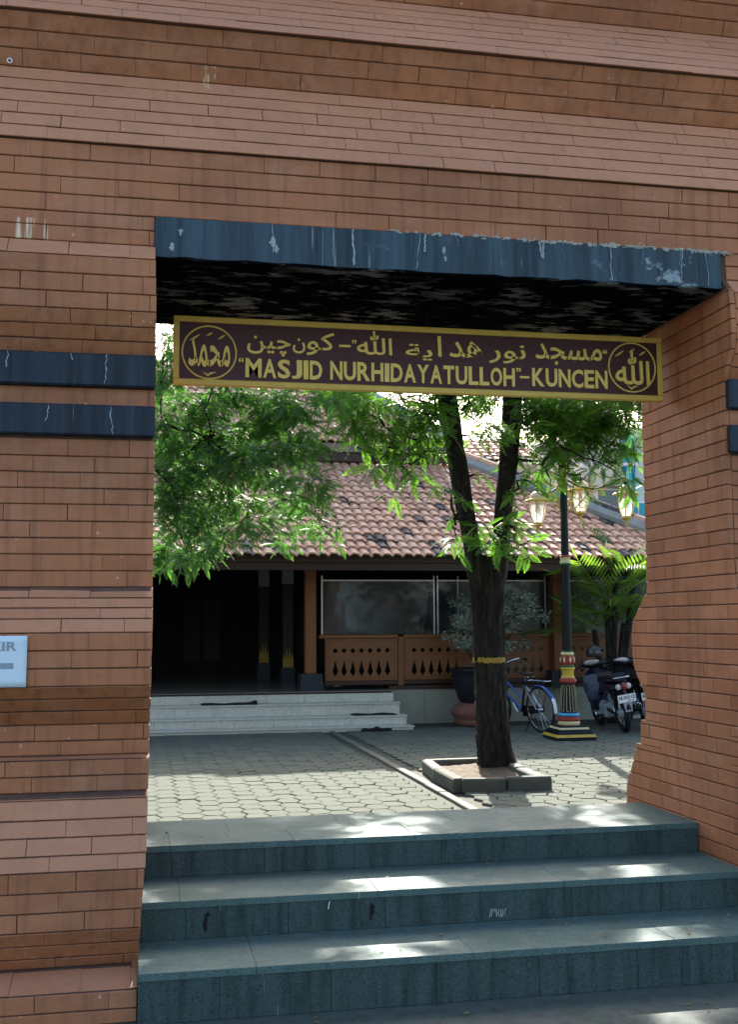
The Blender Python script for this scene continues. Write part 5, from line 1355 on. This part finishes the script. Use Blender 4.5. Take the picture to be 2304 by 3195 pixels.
# ---------------------------------------------------------------- house and trees far behind
house = thing('turquoise_house', 'white house with turquoise column and arched gable behind the hall roof', 'house', (11.3, 26, ZC))
MB().box(9.9, 13.5, 24.3, 30, ZC, 6.1).build('wall', 'house_white', house)
mb = MB(); ar = [(10.06, 4.68)]+[(10.40+.42*math.cos(R(a)), 4.80+.42*math.sin(R(a))) for a in range(175, 4, -10)]+[(10.80, 4.68)]
mb.prism(ar, 'y', 24.0, 24.29); mb.build('arched_gable', 'house_cream', house)
mb = MB(); mb.tube([(10.40+.44*math.cos(R(a)), 24.05, 4.80+.44*math.sin(R(a))) for a in range(185, -6, -10)], .035, 6); mb.build('arch_trim', 'grey_trim', house)
for x in (10.30, 10.58): MB().box(x-.045, x+.045, 23.985, 24.02, 4.86, 5.06).build('vent', 'grey_trim', house)
w = MB().box(10.2, 10.85, 24.22, 24.31, 4.10, 4.64).build('window', 'house_white', house)
MB().box(10.25, 10.80, 24.20, 24.215, 4.14, 4.60).build('pane', 'pane', w)
MB().box(10.86, 11.08, 24.0, 24.25, ZC, 5.9).build('column', 'turquoise', house)
MB().box(10.82, 11.12, 23.96, 24.29, 5.15, 5.22).build('column_band', 'white', house)
MB().box(11.15, 13.5, 24.1, 24.29, 3.7, 4.35).build('balcony', 'white', house)
for k in range(6):
    MB().box(11.2+k*.3, 11.32+k*.3, 24.05, 24.095, 3.75, 4.3).build('baluster', 'turquoise', house)
hr = MB().add([(10.1, 23.6, 6.35), (14, 23.6, 6.35), (14, 27, 7.9), (11.6, 27, 7.9)], [(0, 1, 2, 3)]).build('roof', 'tile', house, fix=False)
roof_plane((23.55, 6.38), R(24), 10.1, 14, 12, .21, .30, lambda y: (10.1+(y-23.5)*.45, 15), house, 0, 'roof_tiling')
cot = thing('cream_cottage', 'small cream building with red tiled gable glimpsed behind the lamp post', 'house', (9, 27, ZC))
MB().box(7.6, 9.6, 26.5, 30, ZC, 5.5).build('wall', 'house_cream', cot)
roof_plane((26.3, 5.55), R(26), 7.4, 9.8, 6, .21, .30, lambda y: (7, 10), cot, 0, 'roof_tiling')
MB().add([(7.4, 26.35, 5.53), (9.8, 26.35, 5.53), (9.8, 28.2, 6.4), (7.4, 28.2, 6.4)], [(0, 1, 2, 3)]).build('roof_deck', 'wood_dark', cot, fix=False)
leafq = (np.array([[0, 0, 0], [.10, .05, .01], [.20, 0, -.02], [.10, -.05, .01]]), np.array([[0, 1, 2, 3]]))
def far_tree(x, y, h, r, label, mat, seed):
    t = thing('background_tree', label, 'tree', (x, y, ZC), 'trees behind the hall')
    rough_tube([(x, y, -.1), (x+.1, y, h*.4), (x-.1, y, h*.75)], [.22, .16, .08], 12, .3, .06, .04, seed).build('trunk', 'bark', t, smooth=True)
    cl = []
    rs = random.Random(seed)
    for k in range(26):
        a = rs.uniform(0, 6.28); e = math.sqrt(rs.random())*r; cl.append((x+e*math.cos(a), y+e*math.sin(a)*.7, h*.62+rs.uniform(-.35, .38)*h*.9, r*.34, .7))
    P, D = cluster_points(cl, 26)
    link('crown', scatter_mesh('crown', leafq, P, D, RNG.uniform(.7, 1.3, len(P)), 1.0), mat, t)
far_tree(9.7, 31, 7.4, 1.7, 'yellow green tree seen between the forked limbs', 'leaf_far', 1)
far_tree(11.2, 32, 7.2, 1.9, 'darker green tree rising behind the lamp post', 'leaf_dark', 2)
far_tree(2.6, 33, 8.6, 2.6, 'tall green tree behind the upper roof on the left', 'leaf_far', 3)
far_tree(13.8, 33, 7.8, 2.0, 'green tree behind the turquoise house', 'leaf_dark', 5)

# ---------------------------------------------------------------- fallen leaflets and grit on the steps, the street and the court
lf = (np.array([[0, 0, 0], [.016, .008, .002], [.034, 0, .004], [.016, -.008, .002]]), np.array([[0, 1, 2, 3]]))
pts = []
for k in range(34): pts.append((random.uniform(.1, 2.8), random.choice((random.uniform(4.70, 5.10), )), .199))
for k in range(26): pts.append((random.uniform(.1, 2.8), random.uniform(5.2, 5.59), .364))
for k in range(30): pts.append((random.uniform(.1, 2.8), random.uniform(5.65, 6.28), .513))
for k in range(40): pts.append((random.uniform(-.8, 2.9), 4.64-abs(random.gauss(0, .22)), .004))
for k in range(130): pts.append((random.uniform(.2, 5.0), random.uniform(9.8, 16.8), ZC+.014))
pts = np.array(pts); dd = RNG.normal(0, 1, (len(pts), 3)); dd[:, 2] *= .05
me = scatter_mesh('fallen_leaves', lf, pts, dd, RNG.uniform(.4, 1.1, len(pts)), .15)
fl = stuff(link('fallen_leaves', me, simple('leaf_dry', (0.17, 0.125, 0.055), 0.8, var=0.6, scale=9)))
fl['label'] = 'small dry leaflets scattered over steps, street and courtyard paving'; fl['category'] = 'leaf litter'
